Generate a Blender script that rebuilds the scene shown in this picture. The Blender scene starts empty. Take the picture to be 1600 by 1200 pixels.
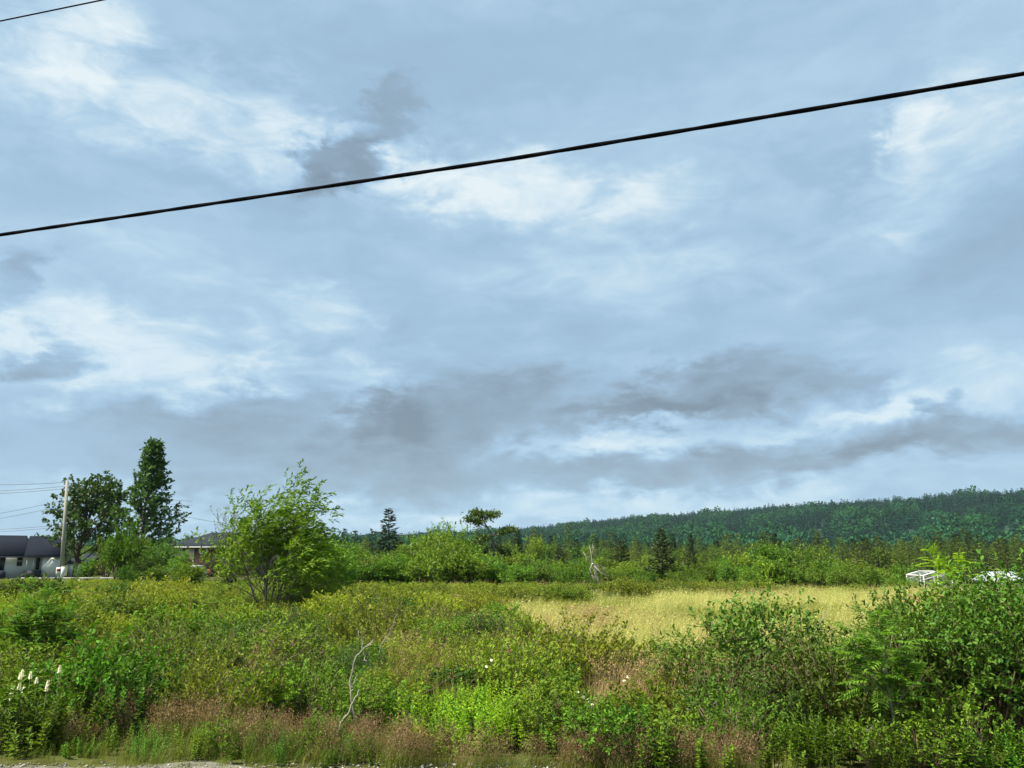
import bpy, math, random
import numpy as np
from mathutils import Vector

scene = bpy.context.scene
C = scene.collection
R = math.radians

# ------------------------------------------------------------------ camera
F = 1200.0                       # focal length in photograph pixels (1600 wide)
CAMZ = 1.75
HORIZON = 875.0
PITCH = math.atan((HORIZON - 600.0) / F)
cam_d = bpy.data.cameras.new('camera')
cam_d.sensor_width = 36.0
cam_d.lens = 36.0 * F / 1600.0
cam_d.clip_start = 0.05
cam_d.clip_end = 12000.0
cam = bpy.data.objects.new('camera', cam_d)
cam.location = (0, 0, CAMZ)
cam.rotation_euler = (R(90) + PITCH, 0, 0)
C.objects.link(cam)
scene.camera = cam
SP, CP = math.sin(PITCH), math.cos(PITCH)

# ------------------------------------------------------------------ exposure
EXPO = 1.4
scene.view_settings.view_transform = 'Standard'
scene.view_settings.look = 'None'
scene.view_settings.gamma = 1.0
scene.view_settings.use_curve_mapping = False
scene.view_settings.exposure = EXPO

# ------------------------------------------------------------------ sun and sky
SUN_EL, SUN_AZ = R(56), R(-112)      # azimuth from +Y towards +X: high on the left of the camera
sd = bpy.data.lights.new('sun', 'SUN')
sd.energy = 4.0
sd.angle = R(9)
sd.color = (1.0, 0.93, 0.79)
sun = bpy.data.objects.new('sun', sd)
sv = Vector((math.sin(SUN_AZ) * math.cos(SUN_EL), math.cos(SUN_AZ) * math.cos(SUN_EL), math.sin(SUN_EL)))
sun.rotation_euler = sv.to_track_quat('Z', 'Y').to_euler()
sun.location = (-20, -20, 40)
C.objects.link(sun)

def s2l(c):
    return tuple(((v / 255.0) / 12.92) if v / 255.0 <= 0.04045 else (((v / 255.0) + 0.055) / 1.055) ** 2.4 for v in c)

def azel(px, py):
    u, v = (px - 800) / F, (600 - py) / F
    d = Vector((u, CP - v * SP, SP + v * CP)).normalized()
    return math.atan2(d.x, d.y), math.asin(d.z)

def build_world():
    w = bpy.data.worlds.new('World')
    scene.world = w
    w.use_nodes = True
    nt = w.node_tree
    nt.nodes.clear()
    N, L = nt.nodes.new, nt.links.new
    def math_(op, a, b=None, c=None):
        n = N('ShaderNodeMath'); n.operation = op
        for i, v in enumerate((a, b, c)):
            if v is None: continue
            if isinstance(v, (int, float)): n.inputs[i].default_value = v
            else: L(v, n.inputs[i])
        return n.outputs[0]
    out = N('ShaderNodeOutputWorld'); bg = N('ShaderNodeBackground')
    bg.inputs['Strength'].default_value = 0.08
    L(bg.outputs[0], out.inputs[0])
    tc = N('ShaderNodeTexCoord')
    sep = N('ShaderNodeSeparateXYZ'); L(tc.outputs['Generated'], sep.inputs[0])
    X, Y, Z = sep.outputs
    az = math_('ARCTAN2', X, Y)
    el = math_('ARCSINE', math_('MINIMUM', math_('MAXIMUM', Z, -1.0), 1.0))
    # flat cloud deck: view direction laid on a plane overhead
    zz = math_('ADD', math_('MAXIMUM', Z, 0.0), 0.16)
    comb = N('ShaderNodeCombineXYZ')
    L(math_('DIVIDE', X, zz), comb.inputs[0]); L(math_('DIVIDE', Y, zz), comb.inputs[1])
    def noise(vec, scale, detail=6, rough=0.55, dist=0.0, loc=(0, 0, 0), sc=(1, 1, 1), out='Fac'):
        m = N('ShaderNodeMapping'); m.inputs['Location'].default_value = loc; m.inputs['Scale'].default_value = sc
        L(vec, m.inputs[0])
        n = N('ShaderNodeTexNoise'); n.inputs['Scale'].default_value = scale; n.inputs['Detail'].default_value = detail
        n.inputs['Roughness'].default_value = rough; n.inputs['Distortion'].default_value = dist
        L(m.outputs[0], n.inputs['Vector'])
        return n.outputs[out]
    deck = comb.outputs[0]
    n_big = noise(deck, 0.85, 5, 0.5, 0.5, (3.1, 1.7, 0), (0.8, 1.0, 1))
    n_fine = noise(deck, 2.6, 8, 0.6, 0.8, (7.7, 2.2, 0), (0.75, 1.1, 1))
    # warped azimuth / elevation in which single clouds sit
    ae = N('ShaderNodeCombineXYZ'); L(az, ae.inputs[0]); L(el, ae.inputs[1])
    aev = ae.outputs[0]
    w1 = noise(aev, 7.0, 7, 0.58, 0.3, (1, 2, 3), (0.7, 1.5, 1), 'Color')
    sub = N('ShaderNodeVectorMath'); sub.operation = 'SUBTRACT'; L(w1, sub.inputs[0]); sub.inputs[1].default_value = (0.5, 0.5, 0.5)
    scl = N('ShaderNodeVectorMath'); scl.operation = 'MULTIPLY'; L(sub.outputs[0], scl.inputs[0]); scl.inputs[1].default_value = (0.30, 0.16, 0)
    add = N('ShaderNodeVectorMath'); add.operation = 'ADD'; L(aev, add.inputs[0]); L(scl.outputs[0], add.inputs[1])
    w2 = noise(aev, 26.0, 6, 0.6, 0.4, (5, 1, 2), (0.8, 1.5, 1), 'Color')
    sub2 = N('ShaderNodeVectorMath'); sub2.operation = 'SUBTRACT'; L(w2, sub2.inputs[0]); sub2.inputs[1].default_value = (0.5, 0.5, 0.5)
    scl2 = N('ShaderNodeVectorMath'); scl2.operation = 'MULTIPLY'; L(sub2.outputs[0], scl2.inputs[0]); scl2.inputs[1].default_value = (0.10, 0.06, 0)
    add2 = N('ShaderNodeVectorMath'); add2.operation = 'ADD'; L(add.outputs[0], add2.inputs[0]); L(scl2.outputs[0], add2.inputs[1])
    wv = add2.outputs[0]
    wisp = noise(aev, 16.0, 8, 0.62, 0.6, (4, 9, 0), (0.6, 1.6, 1))
    # (px, py, half width, half height, tilt in degrees, strength)
    blobs = [
        (330, 190, 330, 100, -8, .40), (520, 225, 200, 60, -12, .20), (850, 310, 380, 85, -6, .48), (690, 265, 150, 55, 0, .24),
        (130, 540, 380, 90, -4, .40), (480, 490, 170, 45, -8, .24), (1490, 230, 230, 120, 20, .30), (1390, 215, 75, 50, 0, .34),
        (1500, 605, 360, 60, 6, .18), (190, 385, 190, 40, -10, .10), (90, 90, 160, 130, 0, .34), (500, 600, 230, 45, 0, .28),
        (1000, 430, 460, 70, 0, .16), (900, 800, 640, 30, 2, .26), (350, 790, 460, 30, 0, .22), (1150, 660, 380, 34, 4, .22), (930, 690, 260, 26, 3, .16), (1380, 665, 260, 30, 4, .08),
        (600, 560, 420, 60, 0, .10), (250, 440, 200, 60, 0, .03), (1250, 560, 380, 40, 3, .10),
        (528, 258, 125, 55, 34, -.95), (612, 160, 60, 50, 45, -.34), (45, 577, 120, 34, 12, -.80), (20, 450, 60, 60, 0, -.48),
        (720, 650, 270, 75, 10, -.50), (1100, 603, 270, 50, 10, -.66), (1280, 608, 190, 44, 10, -.40), (430, 715, 480, 90, 0, -.34),
        (900, 740, 700, 44, 0, -.30), (1220, 712, 520, 48, 4, -.36), (1560, 335, 150, 130, -10, -.26), (1470, 645, 56, 26, 15, -.50),
        (1440, 698, 300, 36, 4, -.30), (330, 645, 260, 45, 5, -.18), (1250, 255, 110, 60, 0, -.16), (330, 290, 240, 50, 0, -.12),
        (820, 90, 600, 80, 0, -.12), (60, 300, 160, 40, 0, -.10), (600, 660, 150, 30, 8, -.24), (960, 640, 180, 26, 6, -.26),
    ]
    acc = None
    for px, py, hw, hh, tilt, amp in blobs:
        a, e = azel(px, py)
        m = N('ShaderNodeMapping'); m.vector_type = 'TEXTURE'
        m.inputs['Location'].default_value = (a, e, 0)
        m.inputs['Rotation'].default_value = (0, 0, R(tilt))
        m.inputs['Scale'].default_value = (hw / F, hh / F * 1.15, 1)
        L(wv, m.inputs[0])
        g = N('ShaderNodeTexGradient'); g.gradient_type = 'SPHERICAL'; L(m.outputs[0], g.inputs[0])
        sm = N('ShaderNodeMapRange'); sm.interpolation_type = 'SMOOTHSTEP'; L(g.outputs['Fac'], sm.inputs[0])
        sm.inputs[1].default_value = 0.05; sm.inputs[2].default_value = 0.72
        acc = math_('MULTIPLY_ADD', sm.outputs[0], amp * (.50 if amp < 0 else .60), acc if acc is not None else 0.0)
    tex = math_('MULTIPLY_ADD', wisp, 3.0, -0.42)
    acc = math_('MULTIPLY', acc, tex)
    base = math_('MULTIPLY_ADD', math_('SUBTRACT', n_big, 0.5), 0.42, 0.525)
    base = math_('ADD', base, math_('MULTIPLY', math_('SUBTRACT', n_fine, 0.5), 0.22))
    base = math_('ADD', base, math_('MULTIPLY', math_('SUBTRACT', wisp, 0.5), 0.30))
    tone = math_('ADD', base, acc)
    ramp = N('ShaderNodeValToRGB'); L(tone, ramp.inputs[0])
    cr = ramp.color_ramp
    stops = [(0.0, (120, 138, 153)), (0.25, (143, 166, 185)), (0.48, (161, 193, 219)), (0.64, (181, 211, 232)), (0.82, (214, 233, 243)), (1.0, (234, 245, 249))]
    cr.elements[0].position = stops[0][0]; cr.elements[0].color = (*s2l(stops[0][1]), 1)
    cr.elements[1].position = stops[-1][0]; cr.elements[1].color = (*s2l(stops[-1][1]), 1)
    for p, c in stops[1:-1]:
        e_ = cr.elements.new(p); e_.color = (*s2l(c), 1)
    k = 1.0 / (2 ** EXPO) / bg.inputs['Strength'].default_value
    sc_ = N('ShaderNodeVectorMath'); sc_.operation = 'SCALE'; L(ramp.outputs[0], sc_.inputs[0]); sc_.inputs['Scale'].default_value = k
    sky = N('ShaderNodeTexSky'); sky.sky_type = 'NISHITA'; sky.sun_disc = False
    sky.sun_elevation = SUN_EL; sky.sun_rotation = SUN_AZ; sky.dust_density = 2.0
    mix = N('ShaderNodeMixRGB'); mix.inputs[0].default_value = 0.94      # how much of the clear sky the cloud deck hides
    L(sky.outputs[0], mix.inputs[1]); L(sc_.outputs[0], mix.inputs[2])
    L(mix.outputs[0], bg.inputs[0])
    w.cycles.sampling_method = 'MANUAL'
    w.cycles.sample_map_resolution = 512
build_world()
scene.cycles.max_bounces = 6
scene.cycles.diffuse_bounces = 3
scene.cycles.glossy_bounces = 2
scene.cycles.transmission_bounces = 4
scene.cycles.transparent_max_bounces = 6
scene.cycles.volume_bounces = 0
scene.cycles.use_denoising = True

# ------------------------------------------------------------------ pixel geometry and terrain
def sstep(a, b, x):
    t = np.clip((np.asarray(x, float) - a) / (b - a), 0, 1)
    return t * t * (3 - 2 * t)

def gh(x, y):
    """height of the ground"""
    x = np.asarray(x, float); y = np.asarray(y, float)
    z = -1.35 * sstep(36, 60, y) * sstep(4, 30, x)
    near = sstep(7.5, 12, y)
    z = z + near * (0.07 * np.sin(x * .55 + 1.3) * np.sin(y * .43) + 0.05 * np.sin(x * 1.3 + y * .9))
    return z

def ray(px, py):
    u, v = (px - 800) / F, (600 - py) / F
    return u, CP - v * SP, SP + v * CP

def at(px, py, Y):
    """x, z of a pixel on the upright plane at distance Y"""
    a, b, c = ray(px, py)
    s = Y / b
    return a * s, CAMZ + c * s

def ground_at(px, py):
    a, b, c = ray(px, py)
    z = 0.0
    for _ in range(6):
        s = (z - CAMZ) / c
        z = float(gh(a * s, b * s))
    return a * s, b * s, z

def X(px, Y, py=HORIZON):
    return at(px, py, Y)[0]

def pix(x, y, z):
    """point -> photograph pixel (arrays)"""
    dz = z - CAMZ
    fw = y * CP + dz * SP
    up = -y * SP + dz * CP
    return 800 + F * x / fw, 600 - F * up / fw

# ------------------------------------------------------------------ mesh helpers
class MB:
    """collects triangles; build() links them as one mesh object"""
    def __init__(self):
        self.V, self.T, self.M, self.n = [], [], [], 0
    def add(self, v, t, m=0):
        v = np.asarray(v, np.float32).reshape(-1, 3); t = np.asarray(t, np.int64).reshape(-1, 3)
        if len(v) == 0: return self
        self.V.append(v); self.T.append(t + self.n); self.M.append(np.full(len(t), m, np.int32)); self.n += len(v)
        return self
    def quads(self, v, q, m=0):
        q = np.asarray(q).reshape(-1, 4)
        return self.add(v, np.concatenate([q[:, [0, 1, 2]], q[:, [0, 2, 3]]]), m)
    def box(self, x0, x1, y0, y1, z0, z1, m=0):
        v = [(x0, y0, z0), (x1, y0, z0), (x1, y1, z0), (x0, y1, z0), (x0, y0, z1), (x1, y0, z1), (x1, y1, z1), (x0, y1, z1)]
        return self.quads(v, [(0, 3, 2, 1), (4, 5, 6, 7), (0, 1, 5, 4), (1, 2, 6, 5), (2, 3, 7, 6), (3, 0, 4, 7)], m)
    def tube(self, pts, rad, sides=5, m=0):
        P = np.asarray(pts, float); n = len(P)
        rad = np.broadcast_to(np.asarray(rad, float), (n,))
        T = np.gradient(P, axis=0); T /= np.linalg.norm(T, axis=1)[:, None] + 1e-9
        ref = np.array([0.31, 0.2, 1.0]) if abs(T[0, 2]) < .8 else np.array([1.0, .3, .1])
        A = np.cross(T, ref); A /= np.linalg.norm(A, axis=1)[:, None] + 1e-9
        B = np.cross(T, A)
        ang = np.arange(sides) * 2 * math.pi / sides
        ring = P[:, None, :] + rad[:, None, None] * (A[:, None, :] * np.cos(ang)[None, :, None] + B[:, None, :] * np.sin(ang)[None, :, None])
        v = ring.reshape(-1, 3)
        i = np.arange(n - 1)[:, None] * sides; k = np.arange(sides)[None, :]; k2 = (k + 1) % sides
        q = np.stack([i + k, i + k2, i + sides + k2, i + sides + k], -1).reshape(-1, 4)
        v = np.concatenate([v, P[-1:] , P[:1]])
        self.quads(v, q, m)
        b = self.n - len(v)
        caps = [(b + (n - 1) * sides + a, b + (n - 1) * sides + (a + 1) % sides, b + n * sides) for a in range(sides)]
        caps += [(b + (a + 1) % sides, b + a, b + n * sides + 1) for a in range(sides)]
        self.T.append(np.array(caps)); self.M.append(np.full(len(caps), m, np.int32))
        return self
    def leaves(self, P, D, L, W, rng, flat=0.6, fold=0.25, droop=0.1, m=0, fine=False):
        """folded leaf blades: P base, D direction, L length, W width"""
        P = np.asarray(P, float); D = np.asarray(D, float); n = len(P)
        if n == 0: return self
        D = D / (np.linalg.norm(D, axis=1)[:, None] + 1e-9)
        L = np.broadcast_to(np.asarray(L, float), (n,))[:, None]; W = np.broadcast_to(np.asarray(W, float), (n,))[:, None]
        U = rng.normal(0, 1, (n, 3)) * (1 - flat); U[:, 2] += flat
        S = np.cross(D, U); S /= np.linalg.norm(S, axis=1)[:, None] + 1e-9
        Nn = np.cross(S, D)
        tip = P + D * L - Nn * L * droop
        if not fine:
            mid = P + D * L * .48
            l = mid + S * W * .5 + Nn * W * fold; r = mid - S * W * .5 + Nn * W * fold
            v = np.stack([P, r, tip, l], 1).reshape(-1, 3)
            o = np.arange(n)[:, None] * 4
            t = np.concatenate([o + np.array([[0, 1, 2]]), o + np.array([[0, 2, 3]])])
        else:
            a = P + D * L * .3; b = P + D * L * .7 - Nn * L * droop * .4
            l1 = a + S * W * .46 + Nn * W * fold; r1 = a - S * W * .46 + Nn * W * fold
            l2 = b + S * W * .38 + Nn * W * fold * .8; r2 = b - S * W * .38 + Nn * W * fold * .8
            v = np.stack([P, r1, r2, tip, l2, l1], 1).reshape(-1, 3)
            o = np.arange(n)[:, None] * 6
            t = np.concatenate([o + np.array([[0, 1, 2]]), o + np.array([[0, 2, 3]]), o + np.array([[0, 3, 4]]), o + np.array([[0, 4, 5]])])
        return self.add(v, t, m)
    def mesh(self, name, mats):
        me = bpy.data.meshes.new(name)
        if not isinstance(mats, (list, tuple)): mats = [mats]
        V = np.concatenate(self.V); T = np.concatenate(self.T).astype(np.int32); M = np.concatenate(self.M)
        me.vertices.add(len(V)); me.vertices.foreach_set('co', V.ravel())
        me.loops.add(len(T) * 3); me.loops.foreach_set('vertex_index', T.ravel())
        me.polygons.add(len(T)); me.polygons.foreach_set('loop_start', np.arange(len(T), dtype=np.int32) * 3)
        for mt in mats: me.materials.append(mt)
        me.polygons.foreach_set('material_index', M)
        me.update(calc_edges=True)
        return me
    def build(self, name, mats, parent=None):
        return link(name, self.mesh(name, mats), parent)

def link(name, me, parent=None):
    o = bpy.data.objects.new(name, me)
    C.objects.link(o)
    if parent: o.parent = parent
    return o

def tag(o, label=None, cat=None, group=None, kind=None):
    if label: o['label'] = label
    if cat: o['category'] = cat
    if group: o['group'] = group
    if kind: o['kind'] = kind
    return o

def thing(name, label, cat, loc=(0, 0, 0), rz=0.0, sc=1.0, group=None):
    o = bpy.data.objects.new(name, None)
    C.objects.link(o)
    o.location = loc; o.rotation_euler = (0, 0, rz); o.scale = (sc, sc, sc) if not isinstance(sc, tuple) else sc
    o.empty_display_size = 0.1
    return tag(o, label, cat, group)

def plant(proto, name, label, cat, loc, rz=0.0, sc=1.0, group=None, mat=None):
    """a plant as an Empty with one mesh per part; copies share the mesh data. mat: {part: material}"""
    t = thing(name, label, cat, loc, rz, sc, group)
    for part, me in proto.items():
        o = link(part, me, t)
        if mat and part in mat:
            o.material_slots[0].link = 'OBJECT'; o.material_slots[0].material = mat[part]
    return t

def scatter(name, meshes, P, rot, sca, idx, label, cat):
    """uncountable growth: one object, instances by geometry nodes"""
    me = bpy.data.meshes.new(name)
    P = np.asarray(P, np.float32)
    me.vertices.add(len(P)); me.vertices.foreach_set('co', P.ravel())
    a = me.attributes.new('rot', 'FLOAT_VECTOR', 'POINT'); a.data.foreach_set('vector', np.asarray(rot, np.float32).ravel())
    a = me.attributes.new('sca', 'FLOAT_VECTOR', 'POINT'); a.data.foreach_set('vector', np.asarray(sca, np.float32).ravel())
    a = me.attributes.new('idx', 'INT', 'POINT'); a.data.foreach_set('value', np.asarray(idx, np.int32))
    ob = link(name, me)
    ng = bpy.data.node_groups.new(name, 'GeometryNodeTree')
    ng.interface.new_socket('Geometry', in_out='INPUT', socket_type='NodeSocketGeometry')
    ng.interface.new_socket('Geometry', in_out='OUTPUT', socket_type='NodeSocketGeometry')
    gi = ng.nodes.new('NodeGroupInput'); go = ng.nodes.new('NodeGroupOutput')
    iop = ng.nodes.new('GeometryNodeInstanceOnPoints'); iop.inputs['Pick Instance'].default_value = True
    jn = ng.nodes.new('GeometryNodeJoinGeometry')
    for me_ in reversed(meshes):         # a join lists its last link first
        p = bpy.data.objects.new(name + '_piece', me_)
        oi = ng.nodes.new('GeometryNodeObjectInfo'); oi.inputs['Object'].default_value = p; oi.inputs['As Instance'].default_value = False
        gti = ng.nodes.new('GeometryNodeGeometryToInstance')
        ng.links.new(oi.outputs['Geometry'], gti.inputs[0]); ng.links.new(gti.outputs[0], jn.inputs[0])
    def attr(nm, ty):
        n = ng.nodes.new('GeometryNodeInputNamedAttribute'); n.data_type = ty; n.inputs['Name'].default_value = nm
        return n.outputs['Attribute']
    ng.links.new(gi.outputs[0], iop.inputs['Points']); ng.links.new(jn.outputs[0], iop.inputs['Instance'])
    ng.links.new(attr('idx', 'INT'), iop.inputs['Instance Index'])
    ng.links.new(attr('rot', 'FLOAT_VECTOR'), iop.inputs['Rotation'])
    ng.links.new(attr('sca', 'FLOAT_VECTOR'), iop.inputs['Scale'])
    ng.links.new(iop.outputs[0], go.inputs[0])
    md = ob.modifiers.new('scatter', 'NODES'); md.node_group = ng
    return tag(ob, label, cat, None, 'stuff')

# ------------------------------------------------------------------ materials
def new_mat(name):
    m = bpy.data.materials.new(name); m.use_nodes = True
    nt = m.node_tree; nt.nodes.clear()
    return m, nt

LEAF_GAIN = 1.2
def leaf_mat(name, c1, c2, trans=0.35, rough=0.55, spec=0.25, vary=0.35, c3=None):
    m, nt = new_mat(name); N, L = nt.nodes.new, nt.links.new
    out = N('ShaderNodeOutputMaterial')
    geo = N('ShaderNodeNewGeometry'); oi = N('ShaderNodeObjectInfo')
    ramp = N('ShaderNodeValToRGB'); L(geo.outputs['Random Per Island'], ramp.inputs[0])
    c1, c2 = tuple(v * LEAF_GAIN for v in c1), tuple(v * LEAF_GAIN for v in c2)
    ramp.color_ramp.elements[0].color = (*c1, 1); ramp.color_ramp.elements[1].color = (*c2, 1)
    ramp.color_ramp.elements[0].position = 0.1
    if c3:
        ramp.color_ramp.elements[1].position = .9
        e = ramp.color_ramp.elements.new(.97); e.color = (*c3, 1)
    hsv = N('ShaderNodeHueSaturation'); L(ramp.outputs[0], hsv.inputs['Color'])
    mr = N('ShaderNodeMapRange'); L(oi.outputs['Random'], mr.inputs[0]); mr.inputs[3].default_value = 1 - vary; mr.inputs[4].default_value = 1 + vary
    L(mr.outputs[0], hsv.inputs['Value'])
    m2 = N('ShaderNodeMath'); m2.operation = 'MULTIPLY'; L(oi.outputs['Random'], m2.inputs[0]); m2.inputs[1].default_value = 7.31
    m3 = N('ShaderNodeMath'); m3.operation = 'FRACT'; L(m2.outputs[0], m3.inputs[0])
    mh = N('ShaderNodeMapRange'); L(m3.outputs[0], mh.inputs[0]); mh.inputs[3].default_value = 0.5 - 0.035 * min(1, vary * 3); mh.inputs[4].default_value = 0.5 + 0.02 * min(1, vary * 3)
    L(mh.outputs[0], hsv.inputs['Hue'])
    p = N('ShaderNodeBsdfPrincipled'); p.inputs['Roughness'].default_value = rough; p.inputs['Specular IOR Level'].default_value = spec
    t = N('ShaderNodeBsdfTranslucent')
    tint = N('ShaderNodeMixRGB'); tint.blend_type = 'MULTIPLY'; tint.inputs[0].default_value = 1; L(hsv.outputs[0], tint.inputs[1]); tint.inputs[2].default_value = (1.25, 1.2, 0.5, 1)
    L(hsv.outputs[0], p.inputs['Base Color']); L(tint.outputs[0], t.inputs['Color'])
    mx = N('ShaderNodeMixShader'); mx.inputs[0].default_value = trans
    L(p.outputs[0], mx.inputs[1]); L(t.outputs[0], mx.inputs[2]); L(mx.outputs[0], out.inputs[0])
    return m

def plain_mat(name, col, rough=0.7, noise=None, scale=4.0, amt=0.3, bump=0.0, metal=0.0, spec=0.3, stretch=(1, 1, 1)):
    m, nt = new_mat(name); N, L = nt.nodes.new, nt.links.new
    out = N('ShaderNodeOutputMaterial'); p = N('ShaderNodeBsdfPrincipled')
    p.inputs['Roughness'].default_value = rough; p.inputs['Metallic'].default_value = metal; p.inputs['Specular IOR Level'].default_value = spec
    tc = N('ShaderNodeTexCoord'); mp = N('ShaderNodeMapping'); mp.inputs['Scale'].default_value = stretch; L(tc.outputs['Object'], mp.inputs[0])
    n = N('ShaderNodeTexNoise'); n.inputs['Scale'].default_value = scale; n.inputs['Detail'].default_value = 6; L(mp.outputs[0], n.inputs['Vector'])
    mx = N('ShaderNodeMixRGB'); L(n.outputs['Fac'], mx.inputs[0])
    c2 = noise if noise else tuple(c * (1 - amt) for c in col)
    mx.inputs[1].default_value = (*col, 1); mx.inputs[2].default_value = (*c2, 1)
    L(mx.outputs[0], p.inputs['Base Color'])
    if bump:
        b = N('ShaderNodeBump'); b.inputs['Strength'].default_value = bump; L(n.outputs['Fac'], b.inputs['Height']); L(b.outputs[0], p.inputs['Normal'])
    L(p.outputs[0], out.inputs[0])
    return m

MT = {}
MT['lime'] = leaf_mat('lime_leaf', (.12, .25, .010), (.21, .34, .020), .3, .6, .12, vary=.15)
MT['weed'] = leaf_mat('weed_leaf', (.045, .115, .008), (.09, .18, .014), .26, .6, .12, vary=.35)
MT['gale'] = leaf_mat('olive_leaf', (.075, .13, .009), (.14, .195, .017), .28, .6, .12, vary=.24, c3=(.24, .26, .05))
MT['heath'] = leaf_mat('yellow_green_leaf', (.11, .175, .010), (.18, .24, .018), .3, .6, .12, vary=.22, c3=(.28, .29, .05))
MT['gale_dark'] = leaf_mat('deep_green_leaf', (.032, .075, .009), (.06, .118, .014), .24, .6, .12, vary=.3)
MT['willow'] = leaf_mat('willow_leaf', (.045, .11, .009), (.105, .18, .018), .26, .5, .25, vary=.2, c3=(.22, .30, .06))
MT['rowan'] = leaf_mat('rowan_leaf', (.045, .13, .010), (.11, .22, .02), .35, vary=.12)
MT['alder'] = leaf_mat('alder_leaf', (.045, .115, .010), (.13, .225, .020), .32, vary=.3)
MT['ash'] = leaf_mat('windblown_tree_leaf', (.06, .145, .008), (.15, .25, .016), .38, vary=.05)
MT['maple'] = leaf_mat('maple_leaf', (.028, .07, .015), (.065, .12, .025), .28, vary=.1)
MT['poplar'] = leaf_mat('poplar_leaf', (.032, .085, .021), (.08, .15, .036), .28, vary=.1)
MT['greywillow'] = leaf_mat('grey_willow_leaf', (.10, .14, .08), (.17, .21, .13), .3, vary=.1)
MT['spruce'] = leaf_mat('spruce_needle', (.012, .030, .018), (.03, .055, .028), .1, .6, .2, vary=.2)
MT['fir'] = leaf_mat('fir_needle', (.030, .052, .016), (.065, .085, .025), .1, .6, .2, vary=.2)
MT['pine'] = leaf_mat('pine_needle', (.045, .085, .018), (.095, .145, .03), .15, .6, .2, vary=.1)
MT['hill'] = leaf_mat('hill_forest_leaf', (.006, .036, .020), (.012, .054, .028), .12, .7, .1, vary=.35)
MT['hill2'] = leaf_mat('hill_broadleaf', (.011, .056, .022), (.023, .084, .029), .15, .7, .1, vary=.35)
MT['straw'] = leaf_mat('straw_grass', (.27, .31, .075), (.52, .49, .20), .35, vary=.3)
MT['grass'] = leaf_mat('green_grass', (.13, .17, .025), (.26, .28, .05), .35, vary=.25)
MT['panicle'] = leaf_mat('brown_seed_head', (.15, .10, .055), (.25, .18, .10), .3, .8, .1, vary=.2)
MT['deadgrass'] = leaf_mat('dead_grass', (.20, .13, .06), (.40, .30, .16), .25, vary=.2)
MT['roadgrass'] = leaf_mat('road_edge_grass', (.07, .12, .012), (.17, .20, .035), .3, vary=.35, c3=(.36, .30, .12))
MT['larch'] = leaf_mat('larch_needle', (.05, .095, .018), (.11, .155, .03), .25, .6, .2, vary=.35)
MT['hedge'] = leaf_mat('hedge_leaf', (.038, .10, .009), (.085, .165, .015), .26, .55, .2, vary=.2)
MT['fresh'] = leaf_mat('fresh_leaf', (.065, .13, .009), (.125, .195, .016), .28, .6, .12, vary=.25)
MT['bark'] = plain_mat('bark', (.10, .08, .06), .9, (.04, .032, .025), 18, bump=.4, stretch=(1, 1, .3))
MT['greybark'] = plain_mat('grey_bark', (.20, .18, .15), .9, (.09, .08, .06), 22, bump=.3, stretch=(1, 1, .3))
MT['twig'] = plain_mat('twig', (.22, .16, .10), .85, (.10, .07, .045), 12)
MT['bleached'] = plain_mat('bleached_wood', (.40, .36, .30), .85, (.20, .175, .145), 16, bump=.3)
MT['stem'] = plain_mat('green_stem', (.08, .12, .025), .7, (.05, .075, .02), 8)
MT['petal'] = leaf_mat('white_petal', (.75, .74, .66), (.86, .85, .80), .3, vary=.03)
MT['pink'] = leaf_mat('pink_petal', (.50, .06, .26), (.62, .12, .36), .3, vary=.02)
MT['yellow'] = leaf_mat('yellow_petal', (.65, .5, .05), (.75, .6, .08), .3, vary=.02)
MT['white_paint'] = plain_mat('white_paint', (.74, .76, .76), .6, (.66, .68, .68), 3)
MT['dark'] = plain_mat('dark_skirt', (.03, .034, .045), .7)
MT['trim'] = plain_mat('white_trim', (.62, .63, .60), .6)
MT['red'] = plain_mat('red_boards', (.26, .035, .04), .7, (.19, .025, .03), 2)
MT['pole'] = plain_mat('weathered_pole', (.34, .33, .27), .85, (.24, .23, .18), 3, bump=.2, stretch=(6, 6, .5))
MT['wire'] = plain_mat('black_cable', (.004, .004, .005), .9, spec=.05)
MT['greywire'] = plain_mat('grey_line', (.10, .11, .12), .6)

def roof_mat(name, c):
    m, nt = new_mat(name); N, L = nt.nodes.new, nt.links.new
    out = N('ShaderNodeOutputMaterial'); p = N('ShaderNodeBsdfPrincipled'); p.inputs['Roughness'].default_value = .95; p.inputs['Specular IOR Level'].default_value = .05
    tc = N('ShaderNodeTexCoord'); br = N('ShaderNodeTexBrick'); L(tc.outputs['Object'], br.inputs[0]); br.inputs['Scale'].default_value = 3
    br.inputs['Color1'].default_value = (*c, 1); br.inputs['Color2'].default_value = (*(v * .75 for v in c), 1); br.inputs['Mortar'].default_value = (*(v * .5 for v in c), 1)
    L(br.outputs['Color'], p.inputs['Base Color']); L(p.outputs[0], out.inputs[0])
    return m
MT['roof'] = roof_mat('shingle_roof', (.016, .020, .030))
MT['roof2'] = roof_mat('grey_shingle_roof', (.034, .042, .054))

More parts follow.
